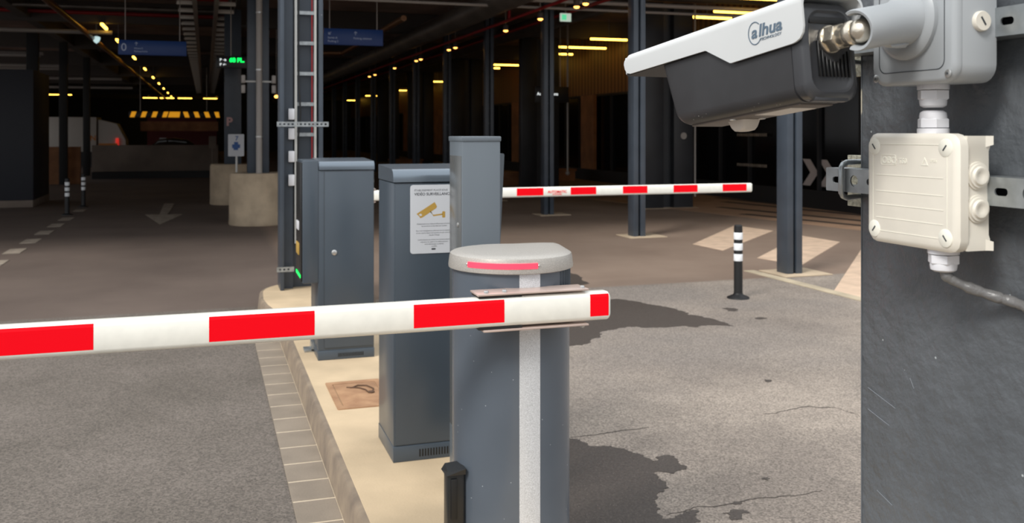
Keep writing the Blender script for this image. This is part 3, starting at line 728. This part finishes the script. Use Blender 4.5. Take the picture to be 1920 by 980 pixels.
# slim column post in front of it
t = thing('reader_post', 'slim tall grey post standing between barrier housing and noticed cabinet', 'post', (1.135, 3.99, .1515))
T = Matrix.Translation((-1.135, -3.99, -.1515))
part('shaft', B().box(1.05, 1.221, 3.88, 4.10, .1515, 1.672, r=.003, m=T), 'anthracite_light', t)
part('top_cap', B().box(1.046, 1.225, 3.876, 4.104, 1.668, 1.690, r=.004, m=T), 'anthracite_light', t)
d_ = part('side_door', B().box(1.0475, 1.052, 3.893, 4.088, .40, 1.605, r=.001, m=T), 'anthracite_warm', t)
part('lock', B().lathe([(.010, 0), (.010, .003), (.007, .005)], T @ faceNX((1.0475, 3.94, 1.305)), 20), 'bolt_metal', d_)
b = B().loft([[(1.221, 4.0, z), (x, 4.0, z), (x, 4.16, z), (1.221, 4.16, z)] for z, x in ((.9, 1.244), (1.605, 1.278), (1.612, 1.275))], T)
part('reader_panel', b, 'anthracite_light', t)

# left cabinet (ticket terminal)
t = thing('ticket_terminal', 'grey ticket terminal with lock and green light facing the entry lane', 'ticket terminal', (.92, 6.65, .1515), group='grey parking cabinets')
T = Matrix.Translation((-.92, -6.65, -.1515))
part('case', B().box(.731, 1.112, 6.452, 6.90, .215, 1.446, r=.004, m=T), 'anthracite', t)
part('plinth', B().box(.729, 1.114, 6.447, 6.902, .1515, .216, r=.003, m=T), 'anthracite', t)
part('hood', B().loft(hooded(.735, 1.114, 6.444, 6.902, 1.450, 1.520, .04), T), 'hood_paint', t)
d_ = part('door', B().box(.772, 1.108, 6.446, 6.454, .235, 1.438, r=.002, m=T), 'anthracite', t)
part('door_seam', B().plate(rrect(-.002, .338, -.002, 1.205, .002), [rrect(.0, .336, .0, 1.203, .002)], .0012, T @ faceNY((.772, 6.4475, .235))), 'seam', d_)
part('lock', B().lathe([(.018, 0), (.018, .004), (.013, .007)], T @ faceNY((.838, 6.446, .885)), 24), 'bolt_metal', d_)
b = B()
for k in range(17): b.box(.865+k*.0105, .870+k*.0105, 6.4455, 6.448, .170, .195, m=T)
part('vent_slots', b, 'fin_black', t)
hd = part('reader_head', B().box(.626, .7335, 6.448, 6.84, .68, 1.515, r=.008, m=T), 'anthracite', t)
part('front_panel', B().box(.617, .627, 6.47, 6.83, .69, 1.50, r=.003, m=T), 'black_plastic', hd, 'black user panel facing the lane')
part('green_light', B().box(.614, .619, 6.50, 6.80, .713, .733, m=T), 'led_green', hd, 'green light bar')
part('card_slot', B().box(.610, .618, 6.60, 6.74, 1.03, 1.09, r=.002, m=T), 'gland_white', hd)
part('ticket_slot', B().box(.610, .618, 6.58, 6.76, .86, .94, r=.002, m=T), 'sign_gold', hd)
part('foot_bracket', B().box(.665, .731, 6.72, 6.82, .1515, .172, r=.002, m=T).box(.715, .731, 6.72, 6.82, .16, .22, m=T), 'zinc', t)

# ------------------------------------------------------------------ steel columns
# near twin-flange column on the island with cable ladder
t = thing('steel_column', 'dark steel column on the island end with cable ladder and white boxes', 'column', (.905, 9.55, .1515))
T = Matrix.Translation((-.905, -9.55, -.1515))
part('flange', B().box(.700, .735, 9.40, 9.76, .1515, 4.6, r=.002, m=T).box(.735, .83, 9.52, 9.76, .1515, 4.6, m=T), 'steel_paint', t)
part('flange', B().box(1.078, 1.112, 9.40, 9.76, .1515, 4.6, r=.002, m=T), 'steel_paint', t)
part('web', B().box(.83, 1.078, 9.60, 9.63, .1515, 4.6, m=T), 'steel_paint', t)
lad = part('cable_ladder', B().box(.845, .868, 9.50, 9.59, .6, 4.5, m=T).box(1.040, 1.058, 9.50, 9.59, .6, 4.5, m=T), 'pipe_white', t, 'white cable ladder')
for k in range(12): part('rung', B().box(.868, 1.040, 9.54, 9.56, .75+k*.305, .785+k*.305, m=T), 'zinc', lad)
part('red_cable', B().cyl(T @ Vector((1.020, 9.55, .6)), T @ Vector((1.020, 9.55, 4.5)), .006), 'pipe_red', t, 'red cable')
part('black_cable', B().tube([T @ Vector(p) for p in sm([(.875, 9.52, 1.4), (.882, 9.51, 1.65), (.90, 9.50, 1.9), (.892, 9.5, 2.1), (.885, 9.51, 2.3), (.885, 9.52, 3.2)])], .008), 'black_plastic', t)
for k, z in enumerate((1.23, 1.465, 1.69, 1.885)): part('white_box', B().box(.782, .842, 9.47, 9.52, z-.055, z+.055, r=.006, m=T), 'gland_white', t, 'small white wiring box')
def perf(z, x0, x1, par):
    hs = []; x = x0+.02
    while x < x1-.03: hs.append(rrect(x, x+.022, -.009, .009, .007)); x += .04
    part('perforated_rail', B().plate(rrect(x0, x1, -.024, .024, .003), hs, .006, T @ faceNY((0, 9.398, z))), 'zinc', par)
perf(1.785, .665, 1.165, t); perf(.36, .665, .83, t)

def twin_column(loc, label, ztop=4.6, s=1.0, group='steel columns right of the exit lane'):
    t = thing('steel_column', label, 'column', loc, group=group)
    part('profile', B().box(-.105, -.02, -.1, .12, .012, ztop, r=.004), 'steel_paint', t)
    part('profile', B().box(.02, .105, -.1, .12, .012, ztop, r=.004), 'steel_paint', t)
    part('web', B().box(-.02, .02, -.02, .10, .012, ztop), 'steel_dark', t)
    part('base_plate', B().box(-.24, .42, -.26, .30, 0, .013, r=.004), 'rough_concrete', t)
    b = B()
    for k in range(9): b.cyl((.003, -.02, .4+k*.38), (.003, -.03, .4+k*.38), .008, n=8)
    part('bolts', b, 'zinc', t)
    return t
c0 = twin_column((6.70, 9.65, 0), 'nearest steel column right of the exit lane, behind the black bollard')
labs = ['steel column crossing behind the tip half of the far barrier arm', 'steel column behind the far barrier arm, left of the hanging dark sign', 'fourth steel column from the front right of the exit lane', 'fifth steel column from the front right of the exit lane', 'sixth steel column from the front right of the exit lane', 'seventh steel column from the front right of the exit lane', 'eighth steel column from the front right of the exit lane', 'ninth steel column from the front right of the exit lane', 'tenth steel column from the front right of the exit lane', 'eleventh steel column from the front right of the exit lane']
for k in range(10): dup(c0, (6.70, 9.65+4.2*(k+1), 0), labs[k])
# rear row, big dark pairs
def big_column(x, y, label):
    t = thing('steel_column', label, 'column', (x, y, 0), group='heavy dark columns near the shop glazing')
    part('profile', B().box(-.62, -.14, -.16, .16, .01, 4.6, r=.006), 'steel_dark', t)
    part('profile', B().box(.12, .60, -.16, .16, .01, 4.6, r=.006), 'steel_dark', t)
    part('web', B().box(-.14, .12, 0, .10, .01, 4.6), 'steel_dark', t)
    part('base_plate', B().box(-.72, .70, -.24, .24, 0, .011), 'rough_concrete', t)
    return t
g0 = big_column(9.86, 18.9, 'heavy twin column behind the barrier arm tip with a pale round disc')
part('disc', B().cyl((.36, -.172, 1.62), (.36, -.16, 1.62), .075, n=28), 'pipe_grey', g0, 'pale round disc')
part('downpipe', B().cyl((.66, -.14, .25), (.66, -.14, 4.6), .022), 'pipe_grey', g0)
for k, l in enumerate(('second heavy twin column, right of the slim reader post', 'third heavy twin column in the shop side row', 'fourth heavy twin column in the shop side row', 'fifth heavy twin column in the shop side row')):
    big_column(9.86, 27.3+8.4*k, l)

# middle columns with round concrete feet
def footed(x, y, label, pipe=True):
    t = thing('steel_column', label, 'column', (x, y, 0), group='columns on round concrete feet')
    prof = [(.515, 0), (.525, .02), (.518, .12), (.515, .88), (.505, .93), (.485, .95)]
    f = part('concrete_foot', B().lathe(prof, I4, 48), 'rough_concrete', t, 'round raw concrete foot')
    part('flange', B().box(-.19, .19, -.17, -.14, .94, 4.6, r=.002), 'steel_paint', t)
    part('flange', B().box(-.19, .19, .14, .17, .94, 4.6, r=.002), 'steel_paint', t)
    part('web', B().box(-.012, .012, -.14, .14, .94, 4.6), 'steel_paint', t)
    if pipe:
        p = part('downpipe', B().cyl((.01, -.235, .94), (.01, -.235, 4.6), .056), 'pipe_grey', t)
        for z in (1.62, 2.85, 3.9): part('pipe_clip', B().cyl((.01, -.235, z-.012), (.01, -.235, z+.012), .064), 'bolt_metal', p)
        part('strap', B().box(-.24, .24, -.20, -.185, 2.62, 2.65), 'pipe_white', t)
        for z in (2.42, 2.60):
            for s in (-1, 1): part('spot_lamp', B().box(s*.27-.035, s*.27+.035, -.25, -.16, z, z+.15, r=.012), 'pipe_grey', t)
    return t
footed(.93, 17.98, 'steel column with pale downpipe on a round concrete foot beside the entry lane')
d2 = footed(.62, 23.2, 'farther column on concrete foot, carrying the green space counter', False)

# counter display
t = thing('space_counter', 'black hanging counter display with white arrows and green digits', 'display', (.55, 21.9, 3.14))
part('case', B().box(-.32, .34, 0, .12, 0, .27, r=.01), 'black_plastic', t)
Fd = faceNY((0, -.001, 0))
part('arrow_symbols', B().text('P →', .085, .002, Fd @ Matrix.Translation((-.245, .155, 0)), bold=.002).text('P ←', .085, .002, Fd @ Matrix.Translation((-.245, .05, 0)), bold=.002), 'display_white', t)
part('green_digits', B().text('68 PL.', .13, .002, Fd @ Matrix.Translation((-.035, .14, 0)), bold=.007), 'led_green', t, 'green lit digits')
part('hanger', B().cyl((0, .06, .27), (0, .06, 2.12), .012), 'pipe_grey', t)
# lane sign on white post
t = thing('lane_sign', 'small white sign with blue arrow cross on a white post', 'sign', (.62, 20.3, 0))
part('post', B().cyl((0, .02, 0), (0, .02, 1.25), .022), 'post_white', t)
part('panel', B().plate(rrect(-.17, .15, 1.20, 1.66, .015), [], .01, faceNY((0, 0, 0))), 'sign_white', t)
part('arrow_symbol', B().plate([(-.06, 1.37), (-.06, 1.33), (.03, 1.33), (.03, 1.37), (.07, 1.37), (.07, 1.45), (.03, 1.45), (.03, 1.50), (-.05, 1.50), (-.05, 1.45), (-.09, 1.45), (-.09, 1.37)], [], .003, faceNY((0, -.010, 0))), 'arrow_blue', t)
part('number', B().text('7', .13, .003, faceNY((-.03, -.010, 1.53)), bold=.003), 'arrow_blue', t)
tag(part('parking_letter', B().text('P', .27, .01, faceNY((.47, 23.02, 1.86)), bold=.010), 'pink'), 'faded pink letter P on the column behind the lane sign', 'sign')

# ------------------------------------------------------------------ bollards
def bollard(loc, label, group='flexible bollards'):
    t = thing('bollard', label, 'bollard', loc, group=group)
    part('foot', B().lathe([(.115, 0), (.112, .012), (.070, .030), (.050, .040), (.046, .055)], I4, 32), 'black_rubber', t)
    part('post', B().lathe([(.045, .04), (.044, .70), (.042, .745), (.034, .752), (.032, .74)], I4, 28), 'black_rubber', t)
    for z in (.640, .530, .420): part('reflective_ring', B().lathe([(.0455, z-.036), (.0462, z-.034), (.0462, z+.034), (.0455, z+.036)], I4, 28), 'reflector_white', t, 'white reflective ring')
    return t
b0 = bollard((5.211, 8.40, 0), 'black bollard with white rings standing alone on the right asphalt')
dup(b0, (-2.70, 21.1, 0), 'nearer of the two dark bollards on the left lane line')
dup(b0, (-2.64, 23.25, 0), 'farther of the two dark bollards on the left lane line')

# ------------------------------------------------------------------ left and back of the hall
t = thing('service_kiosk', 'large plain dark box room at the left edge on a pale plinth', 'kiosk', (-5.7, 24.68, 0))
part('plinth', B().box(-2.3, 1.99, -1.2, 1.15, 0, .16, r=.01), 'parapet_concrete', t)
part('walls', B().box(-2.3, 1.985, -1.13, 1.13, .16, 3.12, r=.005), 'wall_box', t)
struct('parapet', B().box(-3.9, .46, 36.8, 37.05, .26, 1.22, r=.01).box(-3.9, .46, 36.9, 37.05, 0, .26), 'parapet_concrete', 'low concrete parapet at the ramp')
struct('baseboard_ramp', B().box(-3.9, .46, 36.78, 36.89, 0, .25), 'wall_black', smooth=0)
struct('wall_ramp', B().box(-6.6, -3.9, 33.5, 33.7, 0, 1.22), 'wood', 'brownish low wall left of the parapet', smooth=0)
def slim(x, y, label, w_=.24):
    t = tag(part('steel_column', B().box(-w_/2, w_/2, -.12, .12, 0, 4.6, r=.004), 'wall_black'), label, 'column', 'slim dark columns at the back left'); t.location = (x, y, 0)
slim(-4.37, 33.3, 'slim dark column right of the kiosk in front of the white truck'); slim(-4.40, 39.8, 'second slim dark column right of the kiosk beside the truck cab'); slim(-4.65, 29.4, 'dark column rising directly behind the kiosk corner', .3)
# height bar
t = thing('height_bar', 'yellow and black striped height limit bar hanging over the ramp', 'height bar', (-1.335, 46, 2.36))
part('beam', B().box(-2.0, 2.0, 0, .08, 0, .30, r=.004), 'black_plastic', t)
for k in range(9):
    x = -1.95+k*.46
    if k == 4: q = [(x-.20, .02), (x+.30, .02), (x+.34, .28), (x-.12, .28)]
    else: q = [(x, .02), (x+.2, .02), (x+.29, .28), (x+.09, .28)] if k < 4 else [(x+.09, .02), (x+.29, .02), (x+.2, .28), (x, .28)]
    q = [(max(-1.98, min(1.98, a)), c) for a, c in q]
    part('yellow_stripe', B().plate(q, [], .003, faceNY((0, -.001, 0))), 'hazard_yellow', t, 'yellow stripe')
for x in (-1.5, 1.4): part('hanger', B().cyl((x, .04, .3), (x, .04, 2.9), .015), 'pipe_grey', t)
struct('wall_ramp_lintel', B().box(-3.2, .65, 52, 52.4, 1.75, 2.25), 'wood', 'brown lintel beyond the height bar', smooth=0)
struct('wall_ramp_back', B().box(-3.2, .65, 58, 58.2, 0, 2.6), 'maroon', 'dark red wall beyond the ramp', smooth=0)
# truck
t = thing('truck', 'white box truck parked beyond the slim dark columns', 'truck', (-5.6, 49, 0))
part('cargo_box', B().box(-2.2, .62, 0, 2.2, .75, 2.42, r=.04), 'truck_white', t)
part('cab', B().loft([[(x, y, z) for y, z in ((.1, .5), (2.1, .5), (2.1, 2.3), (.1, 2.3))] if k == 0 else [(x, y, z) for y, z in ((.2, .5), (2.0, .5), (2.0, zz), (.2, zz))] for k, (x, zz) in enumerate(((.68, 2.3), (1.5, 2.1), (1.9, 1.3)))]), 'truck_white', t)
part('lettering', B().text('FM', .34, .004, faceNY((-1.05, -.002, 1.30)), bold=.01).text('ON', .34, .004, faceNY((.05, -.002, 1.30)), bold=.01), 'truck_orange', t)
part('side_band', B().box(.7, 1.55, .05, .1, .9, 1.15), 'truck_orange', t)
part('tail_light', B().box(1.46, 1.60, .1, .2, .95, 1.4, r=.02), 'tail_red', t)
for x in (-1.4, .2, 1.3):
    for y in (.25, 1.95): part('wheel', B().cyl((x, y-.12, .42), (x, y+.12, .42), .42, n=28), 'black_rubber', t)
# car
t = thing('parked_car', 'dark hatchback behind the concrete parapet, only its roof showing', 'car', (-1.45, 40.5, 0))
side_p = [(-2.0, .35), (-2.05, .8), (-1.75, .95), (-1.0, 1.08), (-.45, 1.42), (.35, 1.46), (1.1, 1.38), (1.75, 1.05), (2.0, .95), (2.05, .4), (1.6, .28), (-1.7, .28)]
side_p = [(x*.72, z) for x, z in side_p]
part('body', B().loft([[(x*s, y, .28+(z-.28)*q) for x, z in side_p] for y, s, q in ((-.85, .96, .72), (-.78, 1, .80), (-.55, .97, 1), (.55, .97, 1), (.78, 1, .8), (.85, .96, .72))]), 'car_dark', t)
gl = [(-.62, 1.06), (-.34, 1.34), (-.02, 1.37), (-.02, 1.06)]; gr = [(.04, 1.06), (.04, 1.37), (.7, 1.31), (1.0, 1.06)]
for g_ in (gl, gr): part('window_glass', B().prism(g_, 0, .02, faceNY((0, -.66, 0))), 'car_glass', t)
part('tail_light', B().box(1.25, 1.38, -.72, -.5, 1.0, 1.12, r=.02), 'tail_red', t)
for x in (-.95, .98):
    for y in (-.72, .72): part('wheel', B().cyl((x, y-.1, .31), (x, y+.1, .31), .31, n=24), 'black_rubber', t)

# small wall signs
tag(part('notice', B().plate(rrect(-2.02, -1.72, 1.18, 1.42, .01), [], .01, faceNY((0, 46.2, 0))).cyl((-1.87, 46.23, 0), (-1.87, 46.23, 1.2), .02), 'sign_white'), 'small pale notice on the dark wall left of the parked car', 'sign')
tag(part('notice', B().plate(rrect(.12, .38, 1.1, 1.55, .01), [], .01, faceNY((0, 36.0, 0))).cyl((.25, 36.01, 0), (.25, 36.01, 1.1), .02), 'parapet_concrete'), 'small dull sign on a post at the parapet right end', 'sign')

# blue hanging signs
def hang_sign(x0, x1, y, z0, z1, label, texts, zt=5.26):
    t = thing('direction_sign', label, 'sign', ((x0+x1)/2, y, z0), group='blue hanging direction signs'); hw = (x1-x0)/2; h = z1-z0
    part('panel', B().box(-hw, hw, 0, .06, 0, h, r=.008), 'sign_blue', t)
    b = B()
    for s, sz, tx, tz in texts: b.text(s, sz, .002, faceNY((tx-hw, -.001, tz)))
    part('lettering', b, 'sign_ink', t)
    for s in (-1, 1): part('hanger', B().cyl((s*hw*.8, .03, h), (s*hw*.8, .03, zt-z0), .01), 'pipe_grey', t)
hang_sign(-1.68, -.37, 20.5, 3.28, 3.58, 'dark blue hanging sign with a white zero above the entry lane', [('0', .22, .05, .08), ('↑', .10, .30, .19), ('Niveau 0', .045, .30, .12), ('Parking Sortie', .045, .30, .06)])
hang_sign(2.20, 3.37, 18.5, 3.42, 3.74, 'blue hanging sign with arrows right of the island column', [('↙', .10, .08, .20), ('Sortie A', .055, .08, .12), ('Parking 2', .055, .08, .05), ('↑', .10, .58, .20), ('Parking visiteurs', .055, .58, .12)])
t = thing('direction_sign', 'dark hanging sign with one pale line behind the barrier arm', 'sign', (9.15, 24.4, 2.53))
part('panel', B().box(-.45, .55, 0, .06, 0, .44, r=.006), 'mullion', t)
part('lettering', B().text('Accès piétons', .11, .002, faceNY((-.40, -.001, .20)), bold=.003), 'display_white', t)
part('hanger', B().cyl((.3, .03, .44), (.3, .03, 2.73), .012), 'pipe_grey', t)
tag(part('pull_cord', B().cyl((9.9, 25.0, .55), (9.9, 25.0, 5.26), .028).sphere((9.9, 25.0, .52), .06), 'pipe_grey'), 'thin pale pipe hanging down to the right of the dark sign', 'pipe')

# exit lamps
def exit_lamp(x, y, z, label):
    t = thing('exit_light', label, 'exit light', (x, y, z), group='green exit lights')
    part('panel', B().box(-.12, .12, 0, .05, 0, .17, r=.01), 'exit_pale', t); part('running_figure', B().box(-.09, .01, -.003, .002, .03, .14), 'exit_green', t); part('hanger', B().cyl((0, .02, .17), (0, .02, 5.26-z), .008), 'pipe_grey', t)
exit_lamp(7.05, 17.9, 3.98, 'green exit light beside the orange spot lamps at the top'); exit_lamp(-9.0, 60, 3.9, 'small green exit light above the truck')

# ------------------------------------------------------------------ lamps
def tube_lamp(loc, rz, ln, label, group, m='lamp_yellow', light=0):
    t = thing('tube_light', label, 'ceiling light', loc, rz, group)
    part('glowing_tube', B().box(-ln/2, ln/2, -.035, .035, -.04, .02, r=.012), m, t)
    part('casing', B().box(-ln/2-.02, ln/2+.02, -.045, .045, .02, .06), 'beam_dark', t)
    part('hanger', B().cyl((0, 0, .06), (0, 0, 5.26-loc[2]), .008), 'pipe_grey', t)
    return t
for k, y in enumerate((26.8, 31.0, 37.8, 44.4, 51.2, 57.5, 64, 71, 78)):
    tube_lamp((-2.54, y, 4.5), PI/2, 1.25 if k == 0 else 1.1, '%s yellow tube light in the row above the entry lane' % ORD[k], 'tube lights above the entry lane', light=12 if k < 4 else 0)
for k, (x, y) in enumerate(((-4.3, 82), (-3.0, 82), (-1.6, 82), (.4, 82), (-10.6, 77), (-9.75, 77))):
    tube_lamp((x, y, 4.5), 0, .42 if k == 5 else 1.1, ['leftmost tube light of the far cross row over the ramp', 'second tube light of the far cross row over the ramp', 'third tube light of the far cross row over the ramp', 'far cross tube light just left of the counter display', 'long tube light above the truck', 'short tube light above the truck, right of the slim column'][k], 'far cross tube lights')
rl = [(11.6, 20.1, 1.35), (11.9, 19.0, 1.5), (11.2, 16.9, 1.35), (12.1, 31.2, .9), (11.85, 28.6, 1.7), (11.55, 25.8, 1.2), (11.9, 39.0, .7), (12.15, 37.0, 1.6), (12.2, 34.6, .8), (12.0, 54.0, .9), (12.5, 50.5, 1.3), (12.3, 65.5, .9), (12.7, 62.0, .9), (13.0, 57.5, .6)]
rn = ['lower yellow tube of the pair right above the camera hood', 'upper yellow tube of the pair right above the camera hood', 'yellow tube at the very top above the camera hood', 'lowest of three yellow tubes left of the second steel column', 'middle of three yellow tubes left of the second steel column', 'highest of three yellow tubes beside the second steel column', 'lowest of three yellow tubes above the slim reader post', 'middle of three yellow tubes above the slim reader post', 'highest of three yellow tubes above the slim reader post', 'lower yellow tube left of the slim reader post top', 'upper yellow tube left of the slim reader post top', 'lowest far yellow tube above the noticed cabinet', 'middle far yellow tube above the noticed cabinet', 'highest far yellow tube above the noticed cabinet']
for (x, y, ln), l in zip(rl, rn): tube_lamp((min(x, 12.9-ln/2), y, 4.5), 0, ln, l, 'yellow tube lights along the shop side')
for k, (x, y) in enumerate(((12.2, 72), (12.2, 83))):
    tube_lamp((x, y, 4.5), 0, .9, ORD[k]+' of the small warm lights deep along the shop side', 'deep warm lights')
for k, y in enumerate((15.13, 15.55, 17.46, 19.71, 24.1, 24.8, 28.3, 28.95, 32.5, 36.5, 37.8)):
    t = thing('spot_lamp', '%s orange spot lamp along the beam over the right column row' % ORD[k], 'spot lamp', (6.33, y, 3.93), group='spot lamps on the beam')
    part('can', B().lathe([(.055, .03), (.06, .14), (.03, .16)], I4, 16), 'beam_dark', t)
    part('bulb', B().sphere((0, 0, .02), .052, (1, 1, .6)), 'lamp_warm', t)
    part('stem', B().cyl((0, 0, .16), (0, 0, 1.33), .008), 'pipe_grey', t)
for k, (x, y, z) in enumerate(((2.15, 19.4, 3.80), (1.28, 22, 3.15), (1.9, 27, 2.7), (1.6, 33, 2.3))):
    t = thing('spot_lamp', ['small warm lamp above the blue sign right of the island column', 'warm lamp just right of the island column below the blue sign', 'small warm lamp between the two left columns, upper', 'small warm lamp between the two left columns, lower'][k], 'spot lamp', (x, y, z))
    part('bulb', B().sphere((0, 0, 0), .06, (1, 1, .7)), 'lamp_warm', t); part('stem', B().cyl((0, 0, .03), (0, 0, 5.26-z), .008), 'pipe_grey', t)
t = thing('dome_camera', 'pale blue-white drop-shaped ceiling camera beside the entry lane lights', 'ceiling camera', (-2.95, 29, 4.35))
part('dome', B().lathe([(.01, -.12), (.07, -.07), (.10, .0), (.10, .06), (.05, .08)], I4, 24), 'dome_glow', t); part('stem', B().cyl((0, 0, .08), (0, 0, .75), .015), 'pipe_grey', t)

# ------------------------------------------------------------------ ceiling services
def pipe(name, pts, r, m, label, cat='pipe', group='pipes under the ceiling'): tag(part(name, B().tube(pts, r, 12), m), label, cat, group)
pipe('ceiling_pipe', [(-3.05, 12, 4.38), (-3.05, 86, 4.38)], .07, 'pipe_copper', 'coppery pipe running away beside the entry lane lights')
pipe('ceiling_pipe', [(-3.8, 17.4, 4.32), (12.5, 17.4, 4.32)], .045, 'pipe_grey', 'upper pale cross pipe above the blue sign right of the column')
pipe('ceiling_pipe', [(-3.8, 17.6, 4.20), (12.5, 17.6, 4.20)], .03, 'pipe_grey', 'lower thin cross pipe above the blue sign right of the column')
pipe('ceiling_pipe', [(4.3, 21, 4.3), (4.3, 31, 4.3), (3.2, 31.3, 4.3), (2.4, 31.3, 4.3)], .07, 'pipe_copper', 'bent copper pipe behind the blue sign right of the column')
pipe('ceiling_pipe', [(-10, 27.5, 4.4), (-2.4, 27.5, 4.4)], .06, 'pipe_grey', 'bright cross pipe above the kiosk')
for k, (y, z) in enumerate(((31, 4.0), (31.6, 4.1), (35, 3.95), (35.7, 3.9), (42, 3.9), (48, 3.8))):
    pipe('ceiling_pipe', [(-12.5, y, z), (-4.7 if k < 4 else -3.3, y, z)], .055, 'pipe_grey', '%s pipe of the bundle crossing above the slim left columns' % ORD[k], group='crossing pipes above the left columns')
for k, (y, z) in enumerate(((20, 4.7), (22.5, 4.75), (24, 4.65), (26, 4.75))):
    pipe('ceiling_pipe', [(-12.5, y, z), (.5, y, z)], .05, 'pipe_red' if k % 2 else 'duct', '%s dull pipe across the entry lane ceiling' % ORD[k], group='dull cross pipes over the entry lane')
# red sprinkler pipes
pipe('sprinkler_pipe', [(7.25, 10, 4.22), (7.25, 70, 4.22)], .035, 'pipe_red', 'red sprinkler pipe right of the spot lamps', group='red sprinkler pipes')
pipe('sprinkler_pipe', [(6.05, 10, 4.05), (6.05, 70, 4.05)], .03, 'pipe_red', 'red sprinkler pipe left of the spot lamps', group='red sprinkler pipes')
pipe('sprinkler_pipe', [(6.05, 18.6, 4.08), (6.05, 18.6, 5.26)], .035, 'pipe_red', 'short upright red sprinkler pipe above the third steel column', group='red sprinkler pipes')
pipe('sprinkler_pipe', [(-9.5, 60, 1.2), (-9.5, 60, 5.26)], .04, 'pipe_red', 'upright red pipe at the truck', group='red sprinkler pipes')
pipe('ceiling_duct', [(5.5, 14, 4.3), (5.5, 80, 4.3)], .26, 'duct', 'large round duct left of the right column row', 'duct')
pipe('ceiling_duct', [(8.4, 11, 4.55), (8.4, 60, 4.55)], .22, 'duct', 'large round duct behind the right column row', 'duct')
# cable ladders
for (x0, x1, l) in ((-.585, -.215, 'left cable ladder running away under the ceiling'), (.23, .63, 'right cable ladder running away under the ceiling')):
    t = thing('cable_tray', l, 'cable tray', ((x0+x1)/2, 13, 4.45), group='cable ladders'); hw = (x1-x0)/2
    s = 1 if x0 < 0 else -1
    part('side_rail', B().box(s*hw-.045, s*hw+.045, 0, 60, -.02, .10), 'pipe_grey', t)
    part('side_rail', B().box(-s*hw-.008, -s*hw+.008, 0, 60, .04, .10), 'duct', t)
    r0 = part('rung', B().box(-hw, hw, -.05, .05, -.01, .075, r=.004), 'rung_zinc', t); r0.location = (0, 5.5, 0)
    y = 6.85
    while y < 58:
        c = r0.copy(); C.objects.link(c); c.parent = t; c.location = (0, y, 0); y += 1.35
    for k in range(7): part('hanger', B().cyl((s*hw, 4+k*8, .1), (s*hw, 4+k*8, .66+.15), .012), 'pipe_grey', t)
# benches
for k, (x, y) in enumerate(((9.0, 43.5), (9.6, 28.6), (11.5, 30.5))):
    t = thing('wooden_bench', ['low brown timber block deep behind the left cabinets', 'low brown timber block right of the slim reader post', 'low brown timber block by the shop glazing behind the far arm'][k], 'bench', (x, y, 0), group='low timber blocks')
    part('top', B().box(-.8, .8, -.3, .3, .34, .42, r=.01), 'wood', t); part('base', B().box(-.75, .75, -.26, .26, 0, .34), 'wood', t)
# chevrons on the glazing
for k, y in enumerate((18.30, 17.70, 16.92)):
    b = B().plate([(-.0, .30), (.28, .30), (.58, 0), (.28, -.30), (0, -.30), (.29, 0)], [], .004, faceNX((13.048, y, .79)))
    tag(part('chevron', b, 'chevron_grey', smooth=0), ['left pale chevron sticker on the glazing, half behind the steel column', 'middle pale chevron sticker pointing right on the dark glazing', 'right pale chevron sticker, partly behind the zinc clamp'][k], 'sticker', 'chevron stickers')
for k, z in enumerate((1.60, .84)):
    b = B()
    for q in range(16): b.box(12.96, 12.968, 20.9-q*.085, 20.95-q*.085, z, z+.07)
    tag(part('sticker_band', b, 'road_worn', smooth=0), ['upper', 'lower'][k]+' dotted sticker band on the glass door left of the chevrons', 'sticker', 'dotted sticker bands')
